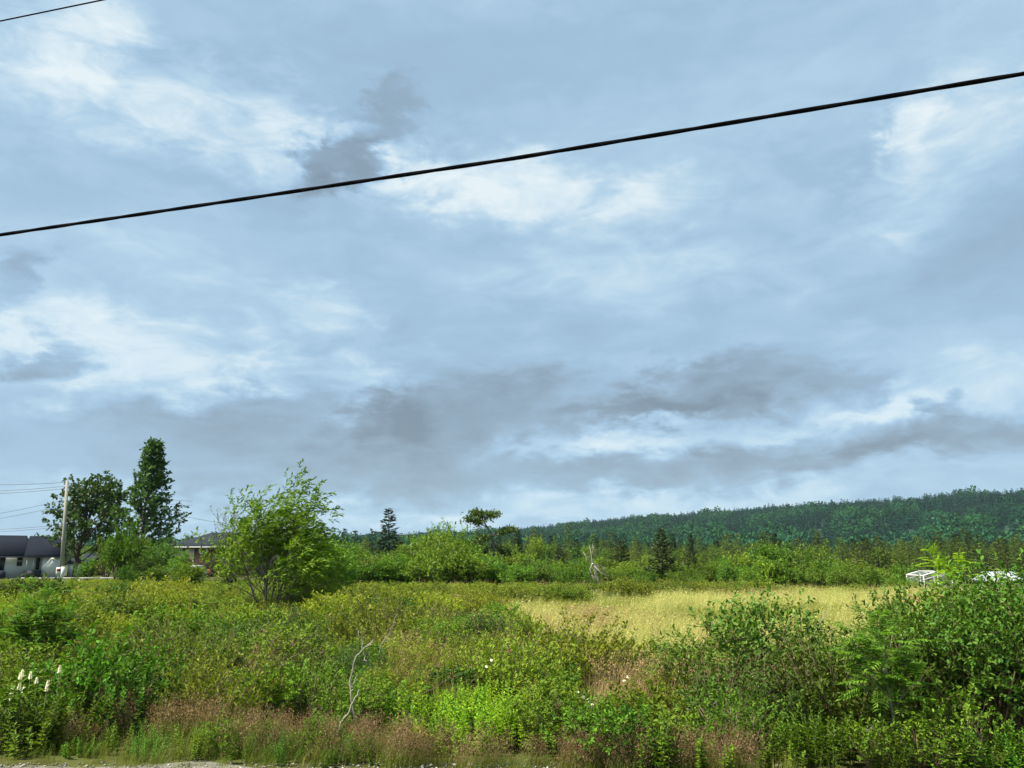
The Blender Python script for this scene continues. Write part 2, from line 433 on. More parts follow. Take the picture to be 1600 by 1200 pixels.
def siding_mat(name, c):
    m, nt = new_mat(name); N, L = nt.nodes.new, nt.links.new
    out = N('ShaderNodeOutputMaterial'); p = N('ShaderNodeBsdfPrincipled'); p.inputs['Roughness'].default_value = .55
    tc = N('ShaderNodeTexCoord'); sx = N('ShaderNodeSeparateXYZ'); L(tc.outputs['Object'], sx.inputs[0])
    a = N('ShaderNodeMath'); a.operation = 'MULTIPLY'; a.inputs[1].default_value = 8.0; L(sx.outputs[2], a.inputs[0])
    f = N('ShaderNodeMath'); f.operation = 'FRACT'; L(a.outputs[0], f.inputs[0])
    b = N('ShaderNodeBump'); b.inputs['Strength'].default_value = .8; b.inputs['Distance'].default_value = .02; L(f.outputs[0], b.inputs['Height'])
    n = N('ShaderNodeTexNoise'); n.inputs['Scale'].default_value = 1.5
    mx = N('ShaderNodeMixRGB'); L(n.outputs['Fac'], mx.inputs[0]); mx.inputs[1].default_value = (*c, 1); mx.inputs[2].default_value = (*(v * .88 for v in c), 1)
    L(mx.outputs[0], p.inputs['Base Color']); L(b.outputs[0], p.inputs['Normal']); L(p.outputs[0], out.inputs[0])
    return m
MT['siding'] = siding_mat('white_siding', (.80, .84, .83))
MT['cream'] = siding_mat('cream_siding', (.55, .47, .33))

def brick_mat():
    m, nt = new_mat('brick'); N, L = nt.nodes.new, nt.links.new
    out = N('ShaderNodeOutputMaterial'); p = N('ShaderNodeBsdfPrincipled'); p.inputs['Roughness'].default_value = .85
    tc = N('ShaderNodeTexCoord'); mp = N('ShaderNodeMapping'); mp.inputs['Rotation'].default_value = (R(90), 0, 0); L(tc.outputs['Object'], mp.inputs[0])
    br = N('ShaderNodeTexBrick'); br.inputs['Scale'].default_value = 4.5; L(mp.outputs[0], br.inputs[0])
    br.inputs['Color1'].default_value = (.17, .062, .028, 1); br.inputs['Color2'].default_value = (.12, .045, .022, 1); br.inputs['Mortar'].default_value = (.3, .26, .22, 1)
    L(br.outputs['Color'], p.inputs['Base Color']); L(p.outputs[0], out.inputs[0])
    return m
MT['brick'] = brick_mat()

def glass_mat():
    m, nt = new_mat('window_glass'); N, L = nt.nodes.new, nt.links.new
    out = N('ShaderNodeOutputMaterial'); p = N('ShaderNodeBsdfPrincipled')
    p.inputs['Base Color'].default_value = (.02, .03, .04, 1); p.inputs['Roughness'].default_value = .08; p.inputs['Specular IOR Level'].default_value = .6
    L(p.outputs[0], out.inputs[0]); return m
MT['glass'] = glass_mat()

def ground_mat():
    m, nt = new_mat('soil_and_litter'); N, L = nt.nodes.new, nt.links.new
    out = N('ShaderNodeOutputMaterial'); p = N('ShaderNodeBsdfPrincipled'); p.inputs['Roughness'].default_value = .95; p.inputs['Specular IOR Level'].default_value = .1
    tc = N('ShaderNodeTexCoord')
    n1 = N('ShaderNodeTexNoise'); n1.inputs['Scale'].default_value = .35; n1.inputs['Detail'].default_value = 8; L(tc.outputs['Object'], n1.inputs['Vector'])
    n2 = N('ShaderNodeTexNoise'); n2.inputs['Scale'].default_value = 14; n2.inputs['Detail'].default_value = 6; L(tc.outputs['Object'], n2.inputs['Vector'])
    a = N('ShaderNodeMixRGB'); L(n1.outputs['Fac'], a.inputs[0]); a.inputs[1].default_value = (.055, .075, .018, 1); a.inputs[2].default_value = (.12, .12, .035, 1)
    b = N('ShaderNodeMixRGB'); b.blend_type = 'MULTIPLY'; b.inputs[0].default_value = .6; L(a.outputs[0], b.inputs[1]); L(n2.outputs['Color'], b.inputs[2])
    bp = N('ShaderNodeBump'); bp.inputs['Strength'].default_value = .6; L(n2.outputs['Fac'], bp.inputs['Height']); L(bp.outputs[0], p.inputs['Normal'])
    L(b.outputs[0], p.inputs['Base Color']); L(p.outputs[0], out.inputs[0]); return m
MT['ground'] = ground_mat()
MT['gravel'] = plain_mat('gravel', (.22, .21, .17), .95, (.06, .065, .04), 5, bump=.8)
MT['stone'] = leaf_mat('pale_stone', (.10, .095, .08), (.36, .35, .31), 0.0, .9, .2, vary=.1)
MT['asphalt'] = plain_mat('asphalt', (.055, .055, .057), .9, (.035, .035, .036), 40, bump=.4)
MT['hillsoil'] = plain_mat('hill_floor', (.018, .05, .022), 1.0, (.010, .028, .016), .02)

# ------------------------------------------------------------------ the ground, road and hill
def build_ground():
    xs = np.concatenate([-np.geomspace(3000, 60, 16), np.linspace(-56, 56, 57), np.geomspace(60, 3000, 16)])
    ys = np.concatenate([[-400, -120, -40, -15], np.linspace(-6, 90, 97), np.geomspace(94, 4500, 18)])
    gx, gy = np.meshgrid(xs, ys)
    V = np.stack([gx, gy, gh(gx, gy)], -1).reshape(-1, 3)
    nx = len(xs); i = np.arange(len(ys) - 1)[:, None] * nx + np.arange(nx - 1)[None, :]
    q = np.stack([i, i + 1, i + nx + 1, i + nx], -1).reshape(-1, 4)
    tag(MB().quads(V, q).build('ground', MT['ground']), 'rough earth and leaf litter under the field growth', 'ground', kind='structure')
    # shoulder of the road the photograph is taken from: straight inner side, ragged outer edge
    n = 120; x = np.linspace(-30, 30, n); rng = np.random.default_rng(4)
    e = 7.24 - .05 * x * (x < 0) * .2 + .12 * np.sin(x * 1.7) + .10 * np.sin(x * 4.1) + rng.normal(0, .04, n)
    e = e - .7 * sstep(-3.2, 0, x)
    V = np.concatenate([np.stack([x, np.full(n, 1.8), np.full(n, .004)], 1), np.stack([x, e, np.full(n, .004)], 1)])
    k = np.arange(n - 1)
    tag(MB().quads(V, np.stack([k, k + 1, k + n + 1, k + n], 1)).build('gravel_shoulder', MT['gravel']), 'pale gravel shoulder along the road edge', 'gravel', kind='structure')
    V = [(-60, -5.5, .03), (60, -5.5, .03), (60, 1.8, .03), (-60, 1.8, .03), (-60, -5.5, -.05), (60, -5.5, -.05), (60, 1.8, -.05), (-60, 1.8, -.05)]
    tag(MB().quads(V, [(0, 1, 2, 3), (3, 2, 6, 7), (0, 4, 5, 1)]).build('road', MT['asphalt']), 'asphalt road beside the field', 'road', kind='structure')
    # loose stones on the shoulder
    m = MB(); rng = np.random.default_rng(5)
    base = np.array([(1, 0, 0), (-.5, .87, 0), (-.5, -.87, 0), (.5, .87, .1), (.1, .1, .8), (-.1, 0, -.5)])
    tri = [(0, 3, 4), (3, 1, 4), (1, 2, 4), (2, 0, 4), (0, 2, 5), (2, 1, 5), (1, 3, 5), (3, 0, 5)]
    for _ in range(4200):
        xx = rng.uniform(-7.5, 2.5); yy = rng.uniform(6.6, 7.35)
        s = rng.gamma(2.0, .004) + .004; a = rng.uniform(0, 6.28)
        rot = np.array([[math.cos(a), -math.sin(a), 0], [math.sin(a), math.cos(a), 0], [0, 0, 1]])
        m.add((base * rng.uniform(.7, 1.3, (6, 1)) * s * [1, .8, .7]) @ rot.T + [xx, yy, .006], tri)
    tag(m.build('shoulder_stones', MT['stone']), 'loose pale stones strewn over the gravel shoulder', 'stones', kind='stuff')
build_ground()

RIDGE = [(-900, 868), (0, 868), (430, 858), (540, 841), (650, 839), (800, 831), (900, 821), (1000, 811), (1100, 804), (1200, 797), (1300, 789), (1400, 782), (1500, 776), (1600, 770), (1800, 760), (2400, 752), (4000, 756)]
_raz = np.array([azel(p, q)[0] for p, q in RIDGE]); _rel = np.array([azel(p, q)[1] for p, q in RIDGE])
def hill_h(az, r):
    el = np.interp(az, _raz, _rel)
    rr = 1650 - 350 * sstep(-.1, .6, az)
    r0 = 560.0
    top = rr * np.tan(np.maximum(el, .001)) + CAMZ - 7.5
    t = np.clip((r - r0) / (rr - r0), 0, 1)
    prof = t * t * (3 - 2 * t) * .55 + t * .45
    h = top * prof - np.maximum(r - rr, 0) * .10
    h = h + 5 * t * (1 - t) * 4 * (np.sin(az * 31 + r * .008) * .5 + np.sin(az * 57 - r * .013) * .35 + np.sin(r * .021 + az * 17) * .4)
    return h - 1.6 + .25 * (t > 0)
def build_hill():
    az = np.linspace(-.75, 1.0, 160); r = np.concatenate([np.linspace(540, 1700, 60), np.linspace(1760, 2600, 8)])
    A, Rr = np.meshgrid(az, r)
    Z = hill_h(A, Rr)
    V = np.stack([np.sin(A) * Rr, np.cos(A) * Rr, Z], -1).reshape(-1, 3)
    nx = len(az); i = np.arange(len(r) - 1)[:, None] * nx + np.arange(nx - 1)[None, :]
    q = np.stack([i, i + 1, i + nx + 1, i + nx], -1).reshape(-1, 4)
    tag(MB().quads(V, q).build('hill', MT['hillsoil']), 'long wooded hill beyond the field', 'hill', kind='structure')
build_hill()

# ------------------------------------------------------------------ plant generators
def nrm(v):
    return v / (np.linalg.norm(v) + 1e-9)

def turn(d, ang, rng, az=None):
    """direction at an angle from d, at a random or given roll"""
    ref = np.array([0, 0, 1.0]) if abs(d[2]) < .95 else np.array([1.0, 0, 0])
    a = nrm(np.cross(d, ref)); b = np.cross(d, a)
    t = rng.uniform(0, 2 * math.pi) if az is None else az
    return nrm(d * math.cos(ang) + (a * math.cos(t) + b * math.sin(t)) * math.sin(ang))

class Grow:
    """recursive branching; wood tubes in self.w, leaf anchors in self.P / self.D"""
    def __init__(self, seed, spec, leaf, wind=(0, 0, 0)):
        self.rng = np.random.default_rng(seed); self.spec = spec; self.leaf = leaf
        self.wind = np.array(wind, float); self.w = MB(); self.P, self.D = [], []
    def run(self, p, d, L, r, lv=0):
        rng, s = self.rng, self.spec[lv]
        n = s.get('seg', 4); pts = [np.array(p, float)]; dd = nrm(np.array(d, float)); dirs = [dd]
        trop = np.array(s.get('trop', (0, 0, 0)), float) + self.wind * s.get('wind', 1.0)
        for i in range(n):
            dd = nrm(dd + rng.normal(0, s.get('wob', .12), 3) + trop / n)
            pts.append(pts[-1] + dd * L / n); dirs.append(dd)
        if lv <= self.leaf.get('tubes', 1):
            rad = np.linspace(r, r * s.get('tip', .35), n + 1)
            self.w.tube(pts, rad, 6 if lv == 0 else (4 if lv == 1 else 3))
        if lv + 1 < len(self.spec):
            c = self.spec[lv + 1]; k = c['n']; ph = rng.uniform(0, 6.28)
            for j in range(k):
                t = c.get('t0', .3) + (c.get('t1', 1.0) - c.get('t0', .3)) * ((j + rng.uniform(0, 1)) / k)
                f = t * n; i0 = min(int(f), n - 1); q = pts[i0] + (pts[i0 + 1] - pts[i0]) * (f - i0)
                cd = turn(dirs[i0 + 1], c['ang'] * rng.uniform(.75, 1.25), rng, ph + j * 2.4)
                fl = c['len'](t) if callable(c['len']) else c['len']
                self.run(q, cd, fl * rng.uniform(.75, 1.2), r * (1 - t * .6) * c.get('rr', .5), lv + 1)
        if lv >= len(self.spec) - self.leaf.get('levels', 1):
            lf = self.leaf; m = lf['n']
            for j in range(m):
                t = lf.get('t0', .1) + (1 - lf.get('t0', .1)) * ((j + rng.uniform(0, 1)) / m)
                f = t * n; i0 = min(int(f), n - 1); q = pts[i0] + (pts[i0 + 1] - pts[i0]) * (f - i0)
                cd = turn(dirs[i0 + 1], lf.get('ang', .9) * rng.uniform(.6, 1.3), rng)
                cd = nrm(cd + np.array(lf.get('trop', (0, 0, 0))) + self.wind * lf.get('wind', 1.0))
                self.P.append(q); self.D.append(cd)
    def meshes(self, name, wood, leafm, wname='trunk', lname='crown', drop=0.0):
        lf = self.leaf; rng = self.rng; P = np.array(self.P); D = np.array(self.D); n = len(P)
        m = MB()
        L = lf['L'] * rng.uniform(.65, 1.25, n)
        if 'leaflets' in lf:                 # pinnate leaves
            k = lf['leaflets']; PP, DD, LL = [], [], []
            Dn = D / np.linalg.norm(D, axis=1)[:, None]
            up = np.tile([0, 0, 1.0], (n, 1)); S = np.cross(Dn, up); S /= np.linalg.norm(S, axis=1)[:, None] + 1e-9
            Nn = np.cross(S, Dn)
            for j in range(k):
                t = .25 + .75 * (j // 2) / (k // 2)
                q = P + Dn * (L * t)[:, None] - np.array([0, 0, 1]) * (L * t * t * .30)[:, None]
                side = 0 if j == k - 1 else (1 if j % 2 else -1)
                d2 = Dn * (.45 if side else 1) + S * side * .9 - np.array([0, 0, .15])
                PP.append(q); DD.append(d2); LL.append(L * .36 * (1 - .35 * abs(t - .55)))
            PP = np.concatenate(PP); DD = np.concatenate(DD); LL = np.concatenate(LL)
            m.leaves(PP, DD, LL, LL * lf['asp'], rng, .85, .15, .15, fine=lf.get('fine', False))
            for a in range(0, n): m.tube([P[a], P[a] + Dn[a] * L[a] * .5 - [0, 0, L[a] * .075], P[a] + Dn[a] * L[a] - [0, 0, L[a] * .3]], [.002, .0016, .001], 3)
        else:
            m.leaves(P, D, L, L * lf['asp'], rng, lf.get('flat', .6), lf.get('fold', .2), lf.get('droop', .1), fine=lf.get('fine', False))
        return {wname: self.w.mesh(name + '_' + wname, wood), lname: m.mesh(name + '_' + lname, leafm)}

def shrub(name, seed, H, W, stems, sub, tw, leaf, leafm, wood='twig', wind=(.1, 0, 0), lean=.75):
    """many stems from one foot, each with side shoots"""
    rng = np.random.default_rng(seed)
    spec = [dict(seg=4, wob=.10, tip=.4, trop=(0, 0, .25)), dict(n=sub, ang=.6, len=lambda t: H * .42 * (1.15 - t * .6), t0=.15, seg=3, wob=.14, trop=(0, 0, .35), rr=.6),
            dict(n=tw, ang=.7, len=H * .20, t0=.2, seg=2, wob=.12, trop=(0, 0, .2), rr=.6)]
    g = Grow(seed, spec, leaf, wind)
    for i in range(stems):
        a = i * 2.4 + rng.uniform(-.4, .4); u = math.sqrt((i + .5) / stems)
        hx = math.cos(a) * u; hy = math.sin(a) * u
        d = np.array([hx * W / H * lean, hy * W / H * lean, 1.0])
        g.run((hx * W * .12, hy * W * .12, -.02), d, H * rng.uniform(.72, .95) * (1 - .22 * u), .011 * H ** .5)
    return g.meshes(name, MT[wood], MT[leafm], 'branches', 'foliage')

def gale_clump(name, seed, H, Rd, nst, leafm, l0=.03, l1=.065, tubes=True):
    """dome of fine upright twigs thick with small leaves"""
    rng = np.random.default_rng(seed); w = MB(); P, D = [], []
    for i in range(nst):
        a = rng.uniform(0, 6.28); u = math.sqrt(rng.uniform(0, 1))
        b = np.array([math.cos(a) * u * Rd * .45, math.sin(a) * u * Rd * .45, -.02])
        d = nrm(np.array([math.cos(a) * u * .75 + .10, math.sin(a) * u * .75, 1.0]))
        L = H * (1 - .35 * u * u) * rng.uniform(.7, 1.12); n = 4; p = b; pts = [b]
        for k in range(n):
            d = nrm(d + rng.normal(0, .10, 3) + [.05, 0, 0.02]); p = p + d * L / n; pts.append(p)
        pts = np.array(pts); w.tube(pts, [.006, .005, .004, .003, .0015], 3)
        m = rng.integers(26, 40)
        t = rng.uniform(.22, 1, m) ** .8; f = t * n; i0 = np.minimum(f.astype(int), n - 1)
        q = pts[i0] + (pts[i0 + 1] - pts[i0]) * (f - i0)[:, None]
        off = rng.normal(0, 1, (m, 3)) * [1, 1, .5]; off /= np.linalg.norm(off, axis=1)[:, None]
        # short side twigs spread the leaves round the stem
        q2 = q + off * rng.uniform(.0, .09, (m, 1)) * (1.1 - t)[:, None] * H * 1.6
        P.append(q2); D.append(off * .8 + [0.1, 0, .8] + rng.normal(0, .2, (m, 3)))
    P = np.concatenate(P); D = np.concatenate(D); m = MB(); L = rng.uniform(l0, l1, len(P))
    m.leaves(P, D, L, L * .46, rng, .68, .2, .1)
    return {'branches': w.mesh(name + '_branches', MT['twig']), 'foliage': m.mesh(name + '_foliage', MT[leafm])}

def weed_clump(name, seed, H, Rd, nst, leafm, ll=.066, asp=.42, step=.016):
    """upright leafy stems, leaves in spirals, small new leaves at the tips"""
    rng = np.random.default_rng(seed); w = MB(); P, D, LL = [], [], []
    for i in range(nst):
        a = rng.uniform(0, 6.28); u = math.sqrt(rng.uniform(0, 1))
        p = np.array([math.cos(a) * u * Rd, math.sin(a) * u * Rd, -.02]); L = H * rng.uniform(.6, 1.1) * (1 - .3 * u)
        d = nrm(np.array([math.cos(a) * u * .3 + .06, math.sin(a) * u * .3, 1.0])); n = 4; pts = [p]
        for k in range(n):
            d = nrm(d + rng.normal(0, .05, 3)); p = p + d * L / n; pts.append(p)
        pts = np.array(pts); w.tube(pts, [.005, .0045, .004, .003, .002], 3)
        m = int(L / step)
        t = np.linspace(.12, 1, m); f = t * n; i0 = np.minimum(f.astype(int), n - 1)
        q = pts[i0] + (pts[i0 + 1] - pts[i0]) * (f - i0)[:, None]
        az = np.arange(m) * 2.4 + a; up = .35 + 1.3 * t ** 4
        P.append(q); D.append(np.stack([np.cos(az), np.sin(az), up + rng.normal(0, .15, m)], 1))
        LL.append(ll * rng.uniform(.75, 1.2, m) * (1.0 - .45 * t ** 3))
    P = np.concatenate(P); D = np.concatenate(D); LL = np.concatenate(LL); m = MB()
    m.leaves(P, D, LL, LL * asp, rng, .9, .18, .2, fine=True)
    return {'stems': w.mesh(name + '_stems', MT['stem']), 'foliage': m.mesh(name + '_foliage', MT[leafm])}

def blades(m, rng, n, Rd, H, wd, lean=.35, mi=0, wind=.12, segs=3):
    """grass blades as tapering bent strips"""
    a = rng.uniform(0, 6.28, n); u = np.sqrt(rng.uniform(0, 1, n))
    b = np.stack([np.cos(a) * u * Rd, np.sin(a) * u * Rd, np.zeros(n)], 1)
    L = H * rng.uniform(.5, 1.1, n)
    az = rng.uniform(0, 6.28, n); k = rng.uniform(.05, lean, n)
    dx = np.cos(az) * k + wind; dy = np.sin(az) * k
    s = np.stack([-np.sin(az), np.cos(az), np.zeros(n)], 1) * wd * rng.uniform(.6, 1.2, (n, 1))
    rows = []
    for j in range(segs + 1):
        t = j / segs
        c = b + np.stack([dx * L * t * t, dy * L * t * t, L * t * (1 - .25 * k * t)], 1)
        rows.append(c - s * (1 - t * .92)); rows.append(c + s * (1 - t * .92))
    v = np.stack(rows, 1).reshape(-1, 3); o = np.arange(n)[:, None] * (2 * segs + 2); q = []
    for j in range(segs): q.append(o + np.array([[2 * j, 2 * j + 1, 2 * j + 3, 2 * j + 2]]))
    m.quads(v, np.concatenate(q), mi)
    return b + np.stack([dx * L, dy * L, L * (1 - .25 * k)], 1), np.stack([dx, dy, np.ones(n)], 1)

def tuft(name, seed, n, Rd, H, wd, mat, heads=None, nh=0, hh=1.0, hsize=.03, hlen=.14, hn=16, lean=.35):
    rng = np.random.default_rng(seed); m = MB()
    blades(m, rng, n, Rd, H, wd, lean)
    if heads:
        tip, d = blades(m, rng, nh, Rd, H * hh, wd * .45, .18)
        P = np.repeat(tip, hn, 0); Dd = np.repeat(d, hn, 0)
        t = rng.uniform(-hlen, hlen * .25, len(P))[:, None]
        P = P + Dd * t + rng.normal(0, hsize, (len(P), 3)) * (1 + (-t / hlen).clip(0, 1))
        L = rng.uniform(.010, .028, len(P))
        m.leaves(P, Dd * .6 + rng.normal(0, .5, P.shape), L, L * .4, rng, .2, 0, 0, 1)
    return m.mesh(name, [MT[mat], MT[heads or mat]])

def conifer(name, seed, H, W, nb, leafm, per=14, L=.22, sag=.25, bare=0.05, power=1.0, wood='bark', wind=0.0, top_open=False):
    rng = np.random.default_rng(seed); w = MB(); P, D, LL = [], [], []
    bend = rng.normal(0, .02, 2) + [wind * .1, 0]
    tr = np.array([[bend[0] * t * t * H, bend[1] * t * t * H, H * t] for t in np.linspace(0, 1, 7)])
    w.tube(tr, np.linspace(.018 * H + .01, .006, 7), 6)
    for i in range(nb):
        t = bare + (1 - bare) * ((i + rng.uniform(0, 1)) / nb) ** .9
        bl = W * .5 * ((1 - t) ** power * .95 + .05) * rng.uniform(.7, 1.15)
        a = i * 2.4 + rng.uniform(-.3, .3); z = H * t
        b = np.array([np.interp(t, np.linspace(0, 1, 7), tr[:, 0]), np.interp(t, np.linspace(0, 1, 7), tr[:, 1]), z])
        dz = .55 * t - sag + rng.normal(0, .06)
        d = nrm(np.array([math.cos(a) + wind, math.sin(a), dz]))
        e1 = b + d * bl * .6; e2 = e1 + nrm(d + [wind * .4, 0, .35]) * bl * .4
        w.tube([b, e1, e2], [.006 + .004 * bl, .005, .002], 3)
        m = max(4, int(per * (.35 + bl / (W * .5))))
        u = rng.uniform(.1, 1.0, m)
        q = np.where(u[:, None] < .6, b + (e1 - b) * (u / .6)[:, None], e1 + (e2 - e1) * ((u - .6) / .4)[:, None])
        side = np.where(rng.uniform(0, 1, m) < .5, -1, 1)[:, None] * np.array([-d[1], d[0], 0])
        P.append(q); D.append(d * .75 + side * rng.uniform(.2, 1, (m, 1)) + np.array([0, 0, 1]) * rng.normal(-.12, .25, (m, 1)))
        LL.append(L * rng.uniform(.6, 1.2, m) * (1.1 - .5 * t))
    # leader
    P.append(np.tile(tr[-1] - [0, 0, H * .05], (8, 1))); D.append(np.array([[math.cos(k) * .4, math.sin(k) * .4, 1] for k in range(8)])); LL.append(np.full(8, L * .8))
    P = np.concatenate(P); D = np.concatenate(D); LL = np.concatenate(LL); m = MB()
    m.leaves(P, D, LL, LL * .36, rng, .7, .15, .12)
    return {'trunk': w.mesh(name + '_trunk', MT[wood]), 'crown': m.mesh(name + '_crown', MT[leafm])}

def bush_mid(name, seed, H, W, leafm, n=7, L=.11, stems=9, wood='bark'):
    """tall rounded bush seen from mid distance: leafy clumps on stems"""
    spec = [dict(seg=4, wob=.12, tip=.4, trop=(0, 0, .2)),
            dict(n=6, ang=.75, len=lambda t: H * .34 * (1.2 - .6 * t), t0=.12, seg=3, wob=.15, trop=(0, 0, .2), rr=.5),
            dict(n=6, ang=.8, len=H * .13, t0=.25, seg=2, wob=.15, trop=(0, 0, .1), rr=.5)]
    g = Grow(seed, spec, dict(n=n, L=L, asp=.62, ang=1.0, flat=.7, levels=1, tubes=1), (.14, 0, 0)); rng = g.rng
    for i in range(stems):
        a = i * 2.4; u = math.sqrt((i + .5) / stems)
        d = np.array([math.cos(a) * u * W / H * .55, math.sin(a) * u * W / H * .55, 1.0])
        g.run((math.cos(a) * u * .2, math.sin(a) * u * .2, -.05), d, H * rng.uniform(.62, .86) * (1 - .25 * u), .03)
    return g.meshes(name, MT[wood], MT[leafm], 'branches', 'foliage')

# ------------------------------------------------------------------ far forest on the hill
def far_tree(name, seed, kind):
    rng = np.random.default_rng(seed); m = MB()
    if kind == 'c':
        n = 90; t = rng.uniform(0, 1, n) ** 1.3; a = rng.uniform(0, 6.28, n); r = .17 * (1 - t) ** .9 + .010
        P = np.stack([np.cos(a) * r * .5, np.sin(a) * r * .5, .08 + .9 * t], 1)
        D = np.stack([np.cos(a), np.sin(a), rng.normal(-.1, .25, n)], 1)
        m.leaves(P, D, r * 1.15 + .03, .11 + 0 * r, rng, .6, .15, .15)
        m.leaves(np.array([[0, 0, .9], [0, 0, .88]]), np.array([[0.05, 0, 1], [0, .05, 1.]]), .12, .03, rng)
        m.tube([(0, 0, -.1), (0, 0, .95)], [.018, .005], 3)
        return m.mesh(name, MT['hill'])
    n = 120; v = rng.normal(0, 1, (n, 3)); v /= np.linalg.norm(v, axis=1)[:, None]; rr = rng.uniform(.6, 1.05, (n, 1))
    lobes = rng.normal(0, .16, (5, 3)); k = rng.integers(0, 5, n)
    P = v * rr * [.26, .26, .30] + [0, 0, .62] + lobes[k] * [1, 1, .6]
    D = v + rng.normal(0, .5, (n, 3)); m.leaves(P, D, rng.uniform(.10, .2, n), rng.uniform(.08, .14, n), rng, .5, .2, .1)
    m.tube([(0, 0, -.1), (0, 0, .6)], [.03, .015], 3)
    return m.mesh(name, MT['hill2'])

def build_hill_forest():
    rng = np.random.default_rng(11)
    n = 30000
    az = rng.uniform(-.55, .72, n); r = np.sqrt(rng.uniform(570 ** 2, 1720 ** 2, n))
    nz = np.sin(az * 23 + r * .011) + np.sin(az * 41 - r * .017) + rng.normal(0, .5, n) + .8 * np.sin(az * 70 + 3 * np.sin(r * .006))
    z = hill_h(az, r)
    rr = 1650 - 350 * sstep(-.1, .6, az); keep = (r < rr + 40)
    az, r, z, nz, rr = (q[keep] for q in (az, r, z, nz, rr)); n = len(az)
    t = (r - 560) / (rr - 560)
    dec = nz > (.45 + 3.2 * (t - .35))
    idx = np.where(dec, rng.integers(3, 6, n), rng.integers(0, 3, n))
    s = rng.gamma(16, 1 / 16, n).clip(.5, 1.6) * np.where(dec, 11.5, 10.5)
    sca = np.stack([s * np.where(dec, 1, 1.05), s * np.where(dec, 1, 1.05), s], 1); rot = np.zeros((n, 3)); rot[:, 2] = rng.uniform(0, 6.28, n)
    prot = [far_tree('hill_fir', 20 + i, 'c') for i in range(3)] + [far_tree('hill_broadleaf', 30 + i, 'd') for i in range(3)]
    prot = prot[::1]
    scatter('hill_forest', prot, np.stack([np.sin(az) * r, np.cos(az) * r, z], 1), rot, sca, idx, 'dense dark forest covering the long hill', 'forest')
build_hill_forest()

# ------------------------------------------------------------------ plain between hill and field: woods
LARCH = [conifer('larch', 50 + i, 6.5, 2.6 + .3 * i, 52, 'larch', 14, .50, .08, .10, .75) for i in range(3)]
SPRUCE = [conifer('spruce', 60, 6.7, 3.3, 95, 'spruce', 26, .42, .18, .05, .95), conifer('spruce', 61, 4.2, 3.3, 110, 'fir', 30, .32, .12, .02, .75),
          conifer('spruce', 62, 4.8, 2.0, 60, 'spruce', 16, .34, .10, .1, .9)]
ALDER = [bush_mid('alder', 70 + i, 3.0 + .3 * i, 3.4, 'alder', 9, .15, 10) for i in range(4)]

def top_of(pr):
    return max(max(v.co.z for v in me.vertices) for me in pr.values())
ALDER_H = [float(np.percentile([v.co.z for v in p['foliage'].vertices], 99)) for p in ALDER]
LARCH_H = [top_of(p) for p in LARCH]

def gz(x, y): return float(gh(x, y))

def build_woods():
    rng = np.random.default_rng(21)
    # single trees along the front of the wood
    k = 0
    for px in np.arange(868, 1640, 9.5):
        d = rng.uniform(92, 130); p = px + rng.uniform(-4, 4)
        x = X(p, d); ht = np.interp(px, [860, 1000, 1200, 1400, 1600], [856, 854, 850, 846, 838]) + rng.normal(3, 4)
        z0 = gz(x, d); z1 = at(p, ht, d)[1]; s = max((z1 - z0) / LARCH_H[k % 3], .35)
        pr = LARCH[k % 3]; k += 1
        plant(pr, 'larch_tree', 'pale green slender larch in the wood below the hill', 'tree', (x, d, z0), rng.uniform(0, 6.28), (s * 1.15, s * 1.15, s), 'larches along the front of the far wood')
    n = 2600
    d = rng.uniform(130, 560, n) ; u = rng.uniform(-.62, .95, n); x = u * d
    ok = (u > -.05) | (d > 200); x, d = x[ok], d[ok]; n = len(x)
    s = rng.uniform(.75, 1.15, n) * np.where(d < 260, 1.1, 1.25); idx = rng.integers(0, 5, n)
    meshes = [p['crown'] for p in LARCH] + [SPRUCE[0]['crown'], ALDER[1]['foliage']]
    sca = np.stack([s * 1.25, s * 1.25, s * np.where(idx == 4, 1.6, 1)], 1); rot = np.zeros((n, 3)); rot[:, 2] = rng.uniform(0, 6.28, n)
    scatter('far_wood', meshes, np.stack([x, d, gh(x, d)], 1), rot, sca, idx, 'mixed wood filling the plain below the hill', 'forest')
build_woods()

